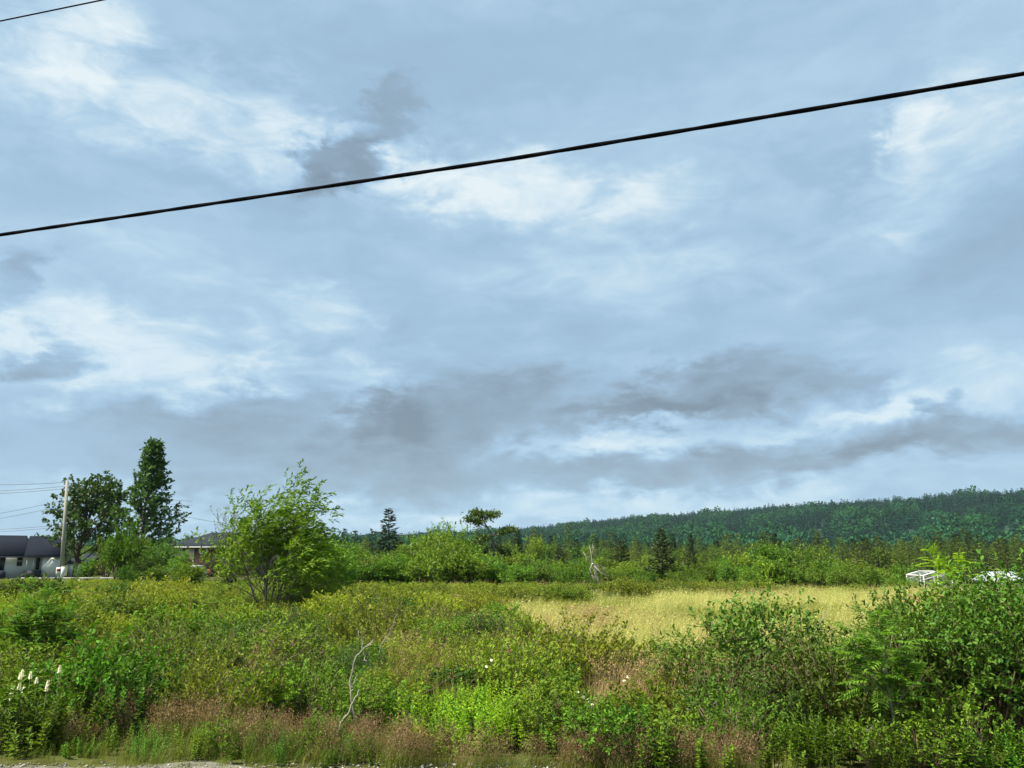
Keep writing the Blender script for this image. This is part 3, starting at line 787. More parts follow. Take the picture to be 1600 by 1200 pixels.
# ------------------------------------------------------------------ thicket of alders behind the field
def build_thicket():
    rng = np.random.default_rng(31)
    topx = [480, 540, 580, 640, 690, 730, 780, 850, 900, 950, 1000, 1060, 1100, 1150, 1200, 1250, 1300, 1350, 1400, 1500]
    topy = [850, 842, 858, 850, 822, 846, 856, 866, 872, 868, 874, 872, 868, 866, 854, 862, 868, 880, 888, 892]
    rows = [(48, 22, 30, 'alder bush in the front rank of the thicket at the back of the field', 'front alders of the thicket', 16),
            (54, 24, 12, 'alder bush in the middle of the thicket behind the field', 'middle alders of the thicket', 8),
            (62, 27, 0, 'taller alder bush standing at the back of the thicket', 'rear alders of the thicket', 0)]
    k = 0
    for d0, step, _, lab, grp, lower in rows:
        for px in np.arange(492, 1425, step):
            p = px + rng.uniform(-8, 8); d = d0 + rng.uniform(-2.5, 2.5)
            if d0 < 50 and 905 < p < 965: continue        # gap where the dead tree stands
            x = X(p, d); z0 = gz(x, d); ty = np.interp(p, topx, topy) + lower + rng.normal(4, 5)
            h = at(p, ty, d)[1] - z0; s = max(h / ALDER_H[k % 4], .38)
            w = s * rng.uniform(.95, 1.25) if s < 1 else s * rng.uniform(.8, .95)
            plant(ALDER[k % 4], 'alder_bush', lab, 'bush', (x, d, z0), rng.uniform(0, 6.28), (w, w, s), grp); k += 1
    for p, ty, d, w in ((690, 818, 57, 1.25), (660, 838, 56, 1.0), (720, 838, 58, 1.0)):
        x = X(p, d); s = (at(p, ty, d)[1] - gz(x, d)) / ALDER_H[k % 4]
        plant(ALDER[k % 4], 'alder_tree', 'tall rounded alder rising over the thicket beside the twisted pine', 'tree', (x, d, gz(x, d)), k, (w, w, s), 'tall alders beside the twisted pine'); k += 1
    for p, ty, d, w in ((1205, 850, 53, 1.0), (1245, 862, 52, 1.0), (1165, 866, 52, .9)):
        x = X(p, d); s = (at(p, ty, d)[1] - gz(x, d)) / ALDER_H[k % 4]
        plant(ALDER[k % 4], 'alder_tree', 'full leafy alder behind the straw field, before the larch wood', 'tree', (x, d, gz(x, d)), k, (w * 1.1, w * 1.1, s), 'full alders behind the straw field'); k += 1
build_thicket()

def put_conifer(proto, h0, px, ytop, d, name, label, wx=1.0, rz=0.0, group=None):
    x = X(px, d); z0 = gz(x, d); s = (at(px, ytop, d)[1] - z0) / h0
    return plant(proto, name, label, 'tree', (x, d, z0), rz, (s * wx, s * wx, s), group)
put_conifer(SPRUCE[0], 6.7, 608, 795, 70, 'spruce_tree', 'tall dark pointed spruce rising alone above the thicket', 1.5)
put_conifer(SPRUCE[2], 4.8, 580, 826, 72, 'spruce_tree', 'small thin spruce close beside the tall dark spruce', .8)
put_conifer(SPRUCE[2], 4.8, 536, 826, 66, 'spruce_tree', 'grey-green spruce peeping over the thicket by the windblown tree', 1.1, 1, 'grey-green spruces behind the windblown tree')
put_conifer(SPRUCE[2], 4.8, 551, 829, 67, 'spruce_tree', 'grey-green spruce peeping over the thicket by the windblown tree', 1.1, 2, 'grey-green spruces behind the windblown tree')
put_conifer(SPRUCE[1], 4.2, 1035, 827, 50, 'fir_tree', 'broad dark fir in front of the bushes right of the bleached dead tree', 1.0, .5)
put_conifer(SPRUCE[1], 4.2, 1080, 836, 60, 'fir_tree', 'narrow dark fir just behind the broad dark fir', .6, 1.5)
put_conifer(SPRUCE[1], 4.2, 970, 846, 64, 'fir_tree', 'low flat-topped dark fir between the dead tree and broad fir', 1.3, 2.5)
put_conifer(SPRUCE[2], 4.8, 902, 842, 66, 'fir_tree', 'thin crooked dark fir just left of the bleached dead tree', 1.2, 3.5)
put_conifer(SPRUCE[1], 4.2, 875, 856, 66, 'fir_tree', 'squat dark fir left of the thin crooked fir', 1.2, 4.5)

# twisted pine with dead lower limbs
def build_pine():
    d = 56.0; px = 768; x0 = X(px, d); z0 = gz(x0, d)
    t = thing('pine_tree', 'twisted flat-topped pine with bare grey lower limbs above the thicket', 'tree', (x0, d, z0))
    rng = np.random.default_rng(77); w, dead, m = MB(), MB(), MB()
    def loc(p, q, dy=0): x, z = at(p, q, d); return np.array([x - x0, dy, z - z0])
    tr = [np.array([0, 0, -.05]), loc(770, 890), loc(772, 860), loc(768, 835), loc(756, 815), loc(750, 806)]
    w.tube(tr, [.12, .11, .09, .07, .045, .02], 6)
    arms = [([loc(768, 838), loc(785, 832, .3), loc(803, 826, .4)], 26), ([loc(762, 824), loc(745, 816, -.3), loc(730, 812, -.4)], 26), ([loc(756, 815), loc(765, 806, .2), loc(774, 804, .3)], 24),
            ([loc(752, 810), loc(745, 804, .2), loc(740, 803, .2)], 20), ([loc(768, 838), loc(755, 842, -.5), loc(742, 850, -.8)], 22), ([loc(771, 850), loc(785, 862, .5), loc(798, 868, .8)], 22),
            ([loc(771, 855), loc(757, 862, .6), loc(745, 868, .7)], 22), ([loc(771, 870), loc(780, 880, -.5), loc(795, 885, -.7)], 22)]
    P, D = [], []
    for a, n in arms:
        w.tube(a, [.05, .035, .012], 4)
        for _ in range(n):
            u = rng.uniform(.3, 1.02); q = a[0] + (a[1] - a[0]) * min(u * 2, 1) if u < .5 else a[1] + (a[2] - a[1]) * (u - .5) * 2
            for _ in range(16):
                P.append(q + rng.normal(0, .22, 3) * [1, 1.2, .55]); D.append(rng.normal(0, .6, 3) + [0.2, 0, .6])
    for _ in range(130): P.append(np.array(tr[5]) + rng.normal(0, .22, 3)); D.append(rng.normal(0, .6, 3) + [.2, 0, .6])
    L = rng.uniform(.16, .34, len(P)); m.leaves(P, D, L, L * .36, rng, .5, .15, .05)
    for _ in range(20):
        a = loc(rng.uniform(765, 775), rng.uniform(832, 866)); dd = np.array([rng.uniform(.1, 1) * rng.choice([1, 1, -1]), rng.normal(0, .5), rng.uniform(-.6, .3)])
        dead.tube([a, a + dd * .5, a + dd * .9 + [0, 0, -.15]], [.022, .014, .005], 3)
    w.build('trunk', MT['greybark'], t); m.build('crown', MT['pine'], t)
    tag(dead.build('dead_limbs', MT['bleached'], t), 'bare grey limbs below the crown')
build_pine()

def build_dead_tree():
    d = 46.0; px = 937; x0 = X(px, d); z0 = gz(x0, d)
    t = thing('dead_tree', 'bleached white leafless dead tree at the edge of the thicket', 'tree', (x0, d, z0))
    rng = np.random.default_rng(78); w, tw = MB(), MB()
    def loc(p, q, dy=0): x, z = at(p, q, d); return np.array([x - x0, dy, z - z0])
    w.tube([np.array([.15, 0, -.05]), loc(934, 905), loc(929, 888), loc(925, 878), loc(924, 866), loc(921, 852)], [.06, .055, .05, .04, .03, .012], 5)
    arms = [[loc(925, 878), loc(935, 888, .1), loc(944, 892, .2), loc(948, 902, .3)], [loc(926, 880), loc(917, 872, .1), loc(911, 862, .1)], [loc(924, 868), loc(927, 858), loc(926, 850)],
            [loc(928, 884), loc(938, 894, -.2), loc(941, 906, -.2)], [loc(926, 880), loc(940, 884, .3), loc(950, 890, .4)], [loc(928, 888), loc(931, 900, .3), loc(936, 912, .3)], [loc(926, 879), loc(921, 890, -.2), loc(925, 902, -.2)]]
    for a in arms:
        w.tube(a, np.linspace(.03, .010, len(a)), 4)
        for _ in range(12):
            i = rng.integers(1, len(a)); q = a[i - 1] + (a[i] - a[i - 1]) * rng.uniform(0, 1)
            dd = np.array([rng.uniform(-.1, .6), rng.normal(0, .3), rng.uniform(-.9, .15)])
            tw.tube([q, q + dd * .3, q + dd * .55 + rng.normal(0, .08, 3)], [.009, .007, .004], 3)
    w.build('trunk', MT['bleached'], t); tw.build('twigs', MT['bleached'], t)
build_dead_tree()

# ------------------------------------------------------------------ trees by the houses
def build_house_trees():
    # maple
    d = 70.0; x = X(118, d); h = at(128, 750, d)[1]
    spec = [dict(seg=5, wob=.05, tip=.5, trop=(0, 0, .1)), dict(n=20, ang=.85, len=lambda t: 4.6 * (1.15 - .66 * t), t0=.14, seg=4, wob=.12, trop=(0, 0, .45), rr=.5),
            dict(n=8, ang=.8, len=1.35, t0=.25, seg=3, wob=.15, rr=.5), dict(n=4, ang=.8, len=.55, t0=.3, seg=2, wob=.15, rr=.5)]
    g = Grow(81, spec, dict(n=10, L=.30, asp=.8, ang=1.1, flat=.5, tubes=2), (.06, 0, 0))
    g.run((0, 0, -.05), (0, 0, 1), h * .80, .20)
    plant(g.meshes('maple', MT['bark'], MT['maple']), 'maple_tree', 'dark broad-crowned maple between the wooden pole and the tall poplar', 'tree', (x, d, gz(x, d)), .4, 1.0)
    # tall windswept poplar
    d = 66.0; x = X(216, d); h = at(235, 697, d)[1]
    def pl(t): return 4.5 * (1.0 - t) ** 1.15 + .35
    spec = [dict(seg=6, wob=.012, tip=.15, trop=(.01, 0, .1), wind=0), dict(n=84, ang=1.05, len=pl, t0=.08, seg=4, wob=.08, trop=(.25, 0, .42), rr=.35),
            dict(n=9, ang=.6, len=.6, t0=.15, seg=2, wob=.1, trop=(.2, 0, .3), rr=.4)]
    g = Grow(82, spec, dict(n=9, L=.30, asp=.6, ang=.8, flat=.5, tubes=2), (.20, 0, 0))
    g.run((0, 0, -.05), (0.01, 0, 1), h, .17)
    plant(g.meshes('poplar', MT['bark'], MT['poplar']), 'poplar_tree', 'tall tapering poplar with branches swept sideways by wind', 'tree', (x, d, gz(x, d)), 0, 1.0)
    # wind-swept grey willow behind the nearer tree
    d = 58.0; x = X(372, d); h = at(360, 782, d)[1]
    spec = [dict(seg=4, wob=.08, tip=.3, trop=(0, 0, .1)), dict(n=9, ang=.5, len=2.1, t0=.25, seg=4, wob=.1, trop=(-.3, 0, .6), rr=.5), dict(n=7, ang=.5, len=.8, t0=.2, seg=3, wob=.1, trop=(.2, 0, .2), rr=.4)]
    g = Grow(83, spec, dict(n=8, L=.20, asp=.28, ang=.7, flat=.4, tubes=2), (.1, 0, 0)); g.run((0, 0, -.05), (-.12, 0, 1), h * .62, .09)
    plant(g.meshes('grey_willow', MT['bark'], MT['greywillow']), 'willow_tree', 'thin grey-leaved willow showing behind the windblown tree beside the brick house', 'tree', (x, d, gz(x, d)), 0, 1.0)
    k = 0
    bl = [(188, 822, 60, 1.25, 'lime', 'bright green bush at the foot of the tall poplar'), (168, 842, 63, .9, 'weed', 'dark green bush between maple and poplar'), (215, 838, 61, 1.0, 'alder', 'deep green bush under the right side of the poplar'),
          (252, 846, 60, 1.1, 'alder', 'rounded alder bush between the poplar and the brick house'), (282, 862, 58, .8, 'weed', 'leafy bush in front of the cream window of the brick house'),
          (230, 868, 55, .8, 'gale_dark', 'low dark bush before the poplar trunk'), (362, 850, 56, .7, 'alder', 'tall alder bush beside the round window of the brick house'),
          (362, 832, 57, .9, 'gale_dark', 'dark bush behind the left side of the windblown tree'), (140, 872, 64, .7, 'alder', 'small bush in front of the red shed'),
          (505, 846, 40, 1.2, 'alder', 'spreading alder bush at the right flank of the windblown tree'), (530, 862, 42, 1.0, 'alder', 'low alder bush right of the windblown tree, before the thicket'), (470, 872, 42, 1.0, 'alder', 'alder bush showing under the windblown tree'),
          (300, 880, 50, 1.0, 'lime', 'low bright green bush before the brick house'), (255, 885, 48, .9, 'weed', 'low leafy bush left of the bright bush before the brick house'), (200, 884, 48, .5, 'lime', 'small bright sapling standing before the poplar')]
    for px, ty, d, w, m, lab in bl:
        x = X(px, d); z0 = gz(x, d); s = (at(px, ty, d)[1] - z0) / ALDER_H[k % 4]
        plant(ALDER[k % 4], 'garden_bush', lab, 'bush', (x, d, z0), k * 1.3, (w * .85, w * .85, s), None, {'foliage': MT['weed'] if m == 'lime' else MT['alder'] if m == 'weed' else MT[m]}); k += 1
build_house_trees()

def build_windblown():
    x, y, z = ground_at(415, 966)
    spec = [dict(seg=5, wob=.07, tip=.35, trop=(.06, 0, .2), wind=.4), dict(n=11, ang=.78, len=lambda t: 1.9 * (1.25 - .86 * t), t0=.17, seg=4, wob=.11, trop=(0.05, 0, .30), rr=.5, wind=.8),
            dict(n=7, ang=.6, len=.62, t0=.2, seg=3, wob=.12, trop=(.25, 0, .12), rr=.45, wind=1.2), dict(n=3, ang=.5, len=.32, t0=.3, seg=2, wob=.1, trop=(.3, 0, .0), rr=.4, wind=1.4)]
    g = Grow(93, spec, dict(n=7, L=.15, asp=.34, ang=.65, flat=.6, droop=.2, tubes=2, levels=1), (.24, 0, 0))
    rng = g.rng
    ht = at(450, 742, y)[1] - z
    for i, (dx, dy, l) in enumerate([(-.10, .05, .70), (.02, -.1, .84), (.10, .08, 1.0), (-.36, -.05, .66), (.30, .12, .66), (.46, -.12, .5), (-.14, .3, .6)]):
        g.run((dx * .35, dy * .35, -.03), (dx * .9 - .06, dy, 1), ht * l * .86, .035)
    pr = g.meshes('windblown', MT['greybark'], MT['ash'])
    t = plant(pr, 'windblown_tree', 'many-stemmed light green tree blown sideways by the wind in the field', 'tree', (x, y, z), 0, 1.0)
    dead = MB()
    for i in range(46):
        a = rng.uniform(0, 6.28); b = np.array([math.cos(a) * .25, math.sin(a) * .2, rng.uniform(0, .5)])
        d = nrm(np.array([math.cos(a) * rng.uniform(.3, 1.2) + .2, math.sin(a) * .6, rng.uniform(.3, 1.0)])); L = rng.uniform(.4, 1.0)
        dead.tube([b, b + d * L * .5, b + d * L + rng.normal(0, .08, 3)], [.011, .008, .003], 3)
    tag(dead.build('dead_shoots', MT['greybark'], t), 'bare grey shoots round the foot')
build_windblown()

# ------------------------------------------------------------------ houses
def window(parent, x0, x1, z0, z1, Y, mull=True, name='window', frame=.07):
    """frame with pane and glazing bar in the wall plane y = Y (facing -y)"""
    f = MB(); o = .05
    f.box(x0 - frame, x0, Y - o, Y + .02, z0 - frame, z1 + frame); f.box(x1, x1 + frame, Y - o, Y + .02, z0 - frame, z1 + frame)
    f.box(x0, x1, Y - o, Y + .02, z1, z1 + frame); f.box(x0, x1, Y - o - .03, Y + .02, z0 - frame, z0)
    w = f.build(name, MT['trim'], parent)
    MB().box(x0, x1, Y - .02, Y + .01, z0, z1).build('pane', MT['glass'], w)
    if mull:
        zc = (z0 + z1) / 2; MB().box(x0, x1, Y - .045, Y - .021, zc - .03, zc + .03).build('glazing_bar', MT['trim'], w)
    return w

def gable(m, x0, x1, y0, y1, z0, z1, over=.35, hipl=0.0, hipr=0.0, th=.16):
    """roof with its ridge along x; hipl / hipr pull the ridge ends in"""
    yc = (y0 + y1) / 2; a, b = y0 - over, y1 + over
    lo = z0 - over * (z1 - z0) / (yc - y0)
    v = [(x0 - over, a, lo), (x1 + over, a, lo), (x1 + over, b, lo), (x0 - over, b, lo), (x0 - over + hipl, yc, z1), (x1 + over - hipr, yc, z1)]
    v += [(p[0], p[1], p[2] - th) for p in v[:4]]
    m.quads(v, [(0, 1, 5, 4), (2, 3, 4, 5), (0, 6, 7, 1), (1, 7, 8, 2), (2, 8, 9, 3), (3, 9, 6, 0), (6, 9, 8, 7)])
    m.add(v, [(1, 2, 5), (3, 0, 4)])
    return lo

def build_white_house():
    Y = 80.0
    xa = X(-150, Y); xm = X(71, Y); xb = X(97, Y - .6)
    def zz(py, Yv=Y): return at(50, py, Yv)[1]
    ze = zz(866); zr = zz(838, Y + 4.5)
    t = thing('white_house', 'white bungalow with dark shingle roof behind the wooden pole', 'house', (xa, Y, 0))
    t.location = (xb, Y - .6, 0); ox, oy = t.location.x, t.location.y
    t.rotation_euler = (0, 0, R(29)); t.scale = (.83, 1, 1)          # front turned square to the road bend
    def B(m, x0, x1, y0, y1, z0, z1): return m.box(x0 - ox, x1 - ox, y0 - oy, y1 - oy, z0, z1)
    B(MB(), xa, xb, Y, Y + 9, -.1, ze).build('wall', MT['siding'], t)
    B(MB(), xm, xb, Y - .6, Y - .003, -.1, ze).build('bay_wall', MT['siding'], t)
    r = MB(); gable(r, xa - ox, X(44, Y) - ox, Y - .5 - oy, Y + 9 - oy, ze, zr, .3, 0, .75); rf = r.build('roof', MT['roof'], t)
    r = MB(); gable(r, X(46, Y) - ox, xb - ox, Y - .65 - oy, Y + 9.15 - oy, ze + .03, zr - .04, .3, 0, .9); r.build('roof', MT['roof'], t)
    fa = MB(); B(fa, xa - .3, xb + .3, Y - 1.05, Y - .99, ze - .34, ze - .24).build('gutter', MT['greywire'], t)
    for p0, p1, q0, q1, mu in ((-60, -46, 868, 892, False), (-30, -18, 869, 884, True), (4, 12, 868, 891, False), (31, 39, 869, 884, True)):
        window(t, X(p0, Y) - ox, X(p1, Y) - ox, zz(q1), zz(q0), Y - oy, mu)
    dr = B(MB(), X(61, Y), X(67, Y), Y - .04, Y + .02, zz(890), zz(868)).build('door', MT['dark'], t)
    B(MB(), X(65.6, Y), X(66.2, Y), Y - .09, Y - .043, zz(881), zz(880)).build('handle', MT['trim'], dr)
    B(MB(), X(44, Y), xm - .01, Y - .8, Y - .01, -.1, zz(891)).build('deck_skirt', MT['dark'], t)
    B(MB(), X(-2, Y), X(16, Y), Y - 1.2, Y - .01, -.1, zz(893)).build('door_step', MT['dark'], t)
    for p in (47, 57):
        B(MB(), X(p, Y) - .04, X(p, Y) + .04, Y - .75, Y - .67, zz(891), ze - .3).build('porch_post', MT['trim'], t)
build_white_house()

def build_brick_house():
    Y = 84.0
    def zz(py, Yv=Y): return at(310, py, Yv)[1]
    x0, xc, x1 = X(268, Y), X(302, Y), X(400, Y); ze = zz(851); zr = zz(832, Y + 4)
    t = thing('brick_house', 'brick house with grey hipped roof and white-ringed round window', 'house', ((x0 + x1) / 2, Y + 4, 0)); ox, oy = t.location.x, t.location.y
    def B(m, a, b, c, d, e, f): return m.box(a - ox, b - ox, c - oy, d - oy, e, f)
    B(MB(), x0, x1, Y, Y + 8, -.1, ze).build('wall', MT['brick'], t)
    B(MB(), x0 + .1, xc - .1, Y - .06, Y - .003, zz(874), ze - .28).build('cream_panel', MT['cream'], t)
    r = MB(); gable(r, x0 - ox, x1 - ox, Y - oy, Y + 8 - oy, ze, zr, .5, 3.0, 3.0); r.build('roof', MT['roof2'], t)
    B(MB(), x0 - .5, x1 + .5, Y - .62, Y - .5, ze - .33, ze - .22).build('gutter', MT['trim'], t)
    B(MB(), xc - .06, xc + .06, Y - .12, Y - .004, zz(890), ze - .2).build('downpipe', MT['trim'], t)
    window(t, X(281, Y) - ox, X(289, Y) - ox, zz(866), zz(857), Y - .06 - oy, True)
    # round window: ring and pane
    cx, cz = X(317, Y) - ox, zz(860); n = 20; ring = MB(); v = []
    for k in range(n):
        a = k * 2 * math.pi / n
        for rr, yy in ((.48, -.004), (.48, -.09), (.27, -.09), (.27, -.004)): v.append((cx + rr * math.cos(a), Y - oy + yy, cz + rr * math.sin(a)))
    q = [(k * 4 + j, k * 4 + j + 1, ((k + 1) % n) * 4 + j + 1, ((k + 1) % n) * 4 + j) for k in range(n) for j in range(3)]
    w = ring.quads(v, q).build('round_window', MT['trim'], t)
    pv = [(cx + .27 * math.cos(k * 2 * math.pi / n), Y - oy - .03, cz + .27 * math.sin(k * 2 * math.pi / n)) for k in range(n)] + [(cx, Y - oy - .03, cz)]
    MB().add(pv, [(k, (k + 1) % n, n) for k in range(n)]).build('pane', MT['glass'], w)
    B(MB(), X(294, Y), X(322, Y), Y - 1.4, Y - .01, zz(888), zz(883)).build('porch_rail', MT['trim'], t)
    B(MB(), X(318, Y), X(326, Y), Y - .10, Y - .004, zz(904), zz(889)).build('garage_door', MT['trim'], t)
    B(MB(), X(327, Y), X(331, Y), Y - .10, Y - .004, zz(904), zz(889)).build('side_door', MT['red'], t)
build_brick_house()

def build_red_shed():
    Y = 88.0
    def zz(py): return at(130, py, Y)[1]
    x0, x1 = X(124, Y), X(144, Y); ze = zz(877)
    t = thing('red_shed', 'small red shed with white trim under the maple', 'shed', ((x0 + x1) / 2, Y + 1.5, 0)); ox, oy = t.location.x, t.location.y
    def B(a, b, c, d, e, f): return MB().box(a - ox, b - ox, c - oy, d - oy, e, f)
    B(x0, x1, Y, Y + 3, -.1, ze).build('wall', MT['red'], t)
    r = MB(); gable(r, x0 - ox, x1 - ox, Y - oy, Y + 3 - oy, ze, ze + .9, .2); r.build('roof', MT['roof2'], t)
    for p in (124.4, 131, 143.4): B(X(p, Y) - .08, X(p, Y) + .08, Y - .05, Y - .004, -.1, ze).build('corner_board', MT['trim'], t)
    B(X(133.5, Y), X(138.5, Y), Y - .04, Y - .004, zz(893), zz(879)).build('door', MT['trim'], t)
    x0, x1 = X(107, 86), X(115, 86)
    o = thing('white_outbuilding', 'narrow white outbuilding beside the red shed, behind the pole', 'shed', ((x0 + x1) / 2, 87, 0)); w = (x1 - x0) / 2
    MB().box(-w, w, -1, 1, -.1, at(110, 878, 86)[1]).build('wall', MT['siding'], o)
    r = MB(); gable(r, -w, w, -1, 1, at(110, 878, 86)[1], at(110, 874, 86)[1] + .1, .12); r.build('roof', MT['roof2'], o)
build_red_shed()

def build_low_fence():
    d = 62.0; xs = [X(p, d) for p in (38, 65, 103, 128, 160, 196)]
    t = thing('rail_fence', 'low white rail fence running past the wooden pole', 'fence', (xs[0], d, 0))
    zt = at(90, 902.5, d)[1]
    for x in xs: MB().box(x - xs[0] - .05, x - xs[0] + .05, -.05, .05, -.1, zt - .02).build('post', MT['trim'], t)
    for a, b in zip(xs[:-1], xs[1:]): MB().box(a - xs[0] + .004, b - xs[0] - .004, -.07, -.052, zt - .055, zt).build('rail', MT['trim'], t)
build_low_fence()

def build_greenhouse():
    d = 56.0; xa, xb, xr = X(1440, d), X(1456, d), X(1484, d)
    z0 = gz(xb, d); zt = at(1456, 893, d)[1]; ze = at(1440, 899.5, d)[1]
    cx = (xa + xr) / 2
    t = thing('greenhouse', 'white-framed greenhouse gable showing over the shrubs', 'greenhouse', (cx, d, z0)); w = (xr - xa) / 2; h = zt - z0; e = ze - z0; ax = 0.0
    fr = MB()
    for y in (0, 2.4):
        fr.tube([(-w, y, 0), (-w, y, e)], .05, 4); fr.tube([(w, y, 0), (w, y, e)], .05, 4); fr.tube([(0, y, 0), (0, y, h)], .05, 4)
        fr.tube([(-w, y, e), (0, y, h)], .06, 4); fr.tube([(w, y, e), (0, y, h)], .06, 4)
        fr.tube([(-w, y, e - .28), (0, y, h - .28)], .035, 4); fr.tube([(w, y, e - .28), (0, y, h - .28)], .035, 4)
        fr.tube([(-w, y, .6), (w, y, .6)], .035, 4)
    for p in ((-w, e), (w, e), (0, h)): fr.tube([(p[0], 0, p[1]), (p[0], 2.4, p[1])], .05, 4)
    fr.build('frame', MT['trim'], t)
    gl, nt = new_mat('greenhouse_pane'); N = nt.nodes.new
    o = N('ShaderNodeOutputMaterial'); p = N('ShaderNodeBsdfPrincipled'); p.inputs['Base Color'].default_value = (.30, .34, .33, 1); p.inputs['Roughness'].default_value = .2; p.inputs['Alpha'].default_value = .3
    nt.links.new(p.outputs[0], o.inputs[0])
    for s in (-1, 1):
        MB().quads([(s * w, .02, e), (0, .02, h), (0, 2.38, h), (s * w, 2.38, e)], [(0, 1, 2, 3)]).build('roof_pane', gl, t)
        MB().quads([(s * w, .02, 0), (s * w, 2.38, 0), (s * w, 2.38, e), (s * w, .02, e)], [(0, 1, 2, 3)]).build('side_pane', gl, t)
        MB().quads([(s * w, .0, 0), (0, .0, 0), (0, 0, h), (s * w, .0, e)], [(0, 1, 2, 3)]).build('gable_pane', gl, t)
    # pale garden shed further right
    d = 58.0; xa, xr = X(1551, d), X(1592, d); z0 = gz(xa, d)
    t = thing('garden_shed', 'pale garden shed with light grey-green roof mostly hidden by shrubs', 'shed', ((xa + xr) / 2, d + 1.2, z0)); w = (xr - xa) / 2; e = at(1570, 905, d)[1] - z0; h = at(1570, 893, d + 1.2)[1] - z0
    MB().box(-w, w, -1.2, 1.2, -.1, e).build('wall', MT['siding'], t)
    r = MB(); gable(r, -w, w, -1.2, 1.2, e, h, .18); r.build('roof', plain_mat('pale_metal_roof', (.42, .50, .50), .45), t)
    MB().box(-w - .18, w + .18, -1.43, -1.385, e - .22, e - .06).build('fascia', MT['trim'], t)
    window(t, -.3, .3, e * .35, e * .75, -1.2, True)
build_greenhouse()

# ------------------------------------------------------------------ pole and lines
def sag_line(a, b, sag, n=24):
    t = np.linspace(0, 1, n)[:, None]
    p = np.array(a)[None] * (1 - t) + np.array(b)[None] * t
    p[:, 2] -= (4 * t * (1 - t) * sag)[:, 0]
    return p

def wire(name, pts, r, mat, label, group=None):
    o = MB().tube(pts, r, 6).build(name, MT[mat])
    return tag(o, label, 'cable', group)

def build_pole():
    d = 66.0; x0, _ = at(96, 905, d); xt, zt = at(105, 752, d)
    t = thing('utility_pole', 'weathered grey wooden utility pole beside the white house', 'pole', (x0, d, 0))
    MB().tube([(0, 0, -.2), ((xt - x0) * .5, 0, zt * .5), (xt - x0, 0, zt)], [.17, .15, .12], 12).build('shaft', MT['pole'], t)
    br = MB()
    for py in (756, 762, 768, 784, 822):
        x, z = at(105 - (py - 752) * .06, py, d); br.box(x - x0 - .22, x - x0 - .10, -.10, .06, z - .06, z + .06)
    br.build('brackets', MT['greywire'], t)
    tag(MB().tube([(0.005, 0, .05), (.02, 0, 1.2)], [.185, .18], 12).build('painted_band', MT['white_paint'], t), 'white painted band at the foot')
    # small marker board fixed low on a stake by the pole
    x, _ = at(91, 900, d - 1); s = thing('marker_board', 'small white marker board with red patch at the foot of the pole', 'sign', (x, d - 1, 0))
    MB().box(-.04, .04, -.03, .03, -.1, 1.1).build('stake', MT['trim'], s); MB().box(-.2, .2, -.06, -.032, .55, 1.15).build('board', MT['white_paint'], s)
    MB().box(-.16, .16, -.075, -.062, .85, 1.08).build('red_patch', MT['red'], s)
    def P(px, py, Y): x, z = at(px, py, Y); return (x, Y, z)
    for k, (pa, pl) in enumerate((((104, 753.5), (-60, 756.5)), ((104, 759.5), (-60, 768)), ((104, 763), (-60, 772.5)))):
        a = P(*pa, d - .1); b = P(*pl, d + 3); wire('power_line', sag_line(a, b, .12), .016, 'greywire', 'thin power line leading left from the top of the wooden pole', 'lines at the top of the wooden pole')
    for pa, pl in (((103, 781), (-60, 812)), ((103, 789), (-60, 820))):
        wire('service_line', sag_line(P(*pa, d - .1), P(*pl, d + 6), .1), .014, 'greywire', 'slanting service line dropping left from the middle of the pole', 'slanting lines at the middle of the pole')
    for pa, pl in (((101, 820), (-60, 830)), ((101, 823), (-60, 834))):
        wire('telephone_line', sag_line(P(*pa, d - .1), P(*pl, d + 6), .06), .014, 'greywire', 'low telephone line just above the white house roof', 'low lines above the white house roof')
    wire('service_drop', sag_line(P(105, 757, d), P(352, 818, 83.4), .35), .016, 'greywire', 'service line running from the pole past the poplar to the brick house')
    for a, b in (((105, 755), (300, 783)), ((105, 762), (300, 790))):
        wire('rear_line', sag_line(P(*a, d + .1), P(*b, 120), .3), .018, 'greywire', 'faint line showing between maple and poplar behind the pole', 'faint lines between maple and poplar')
build_pole()

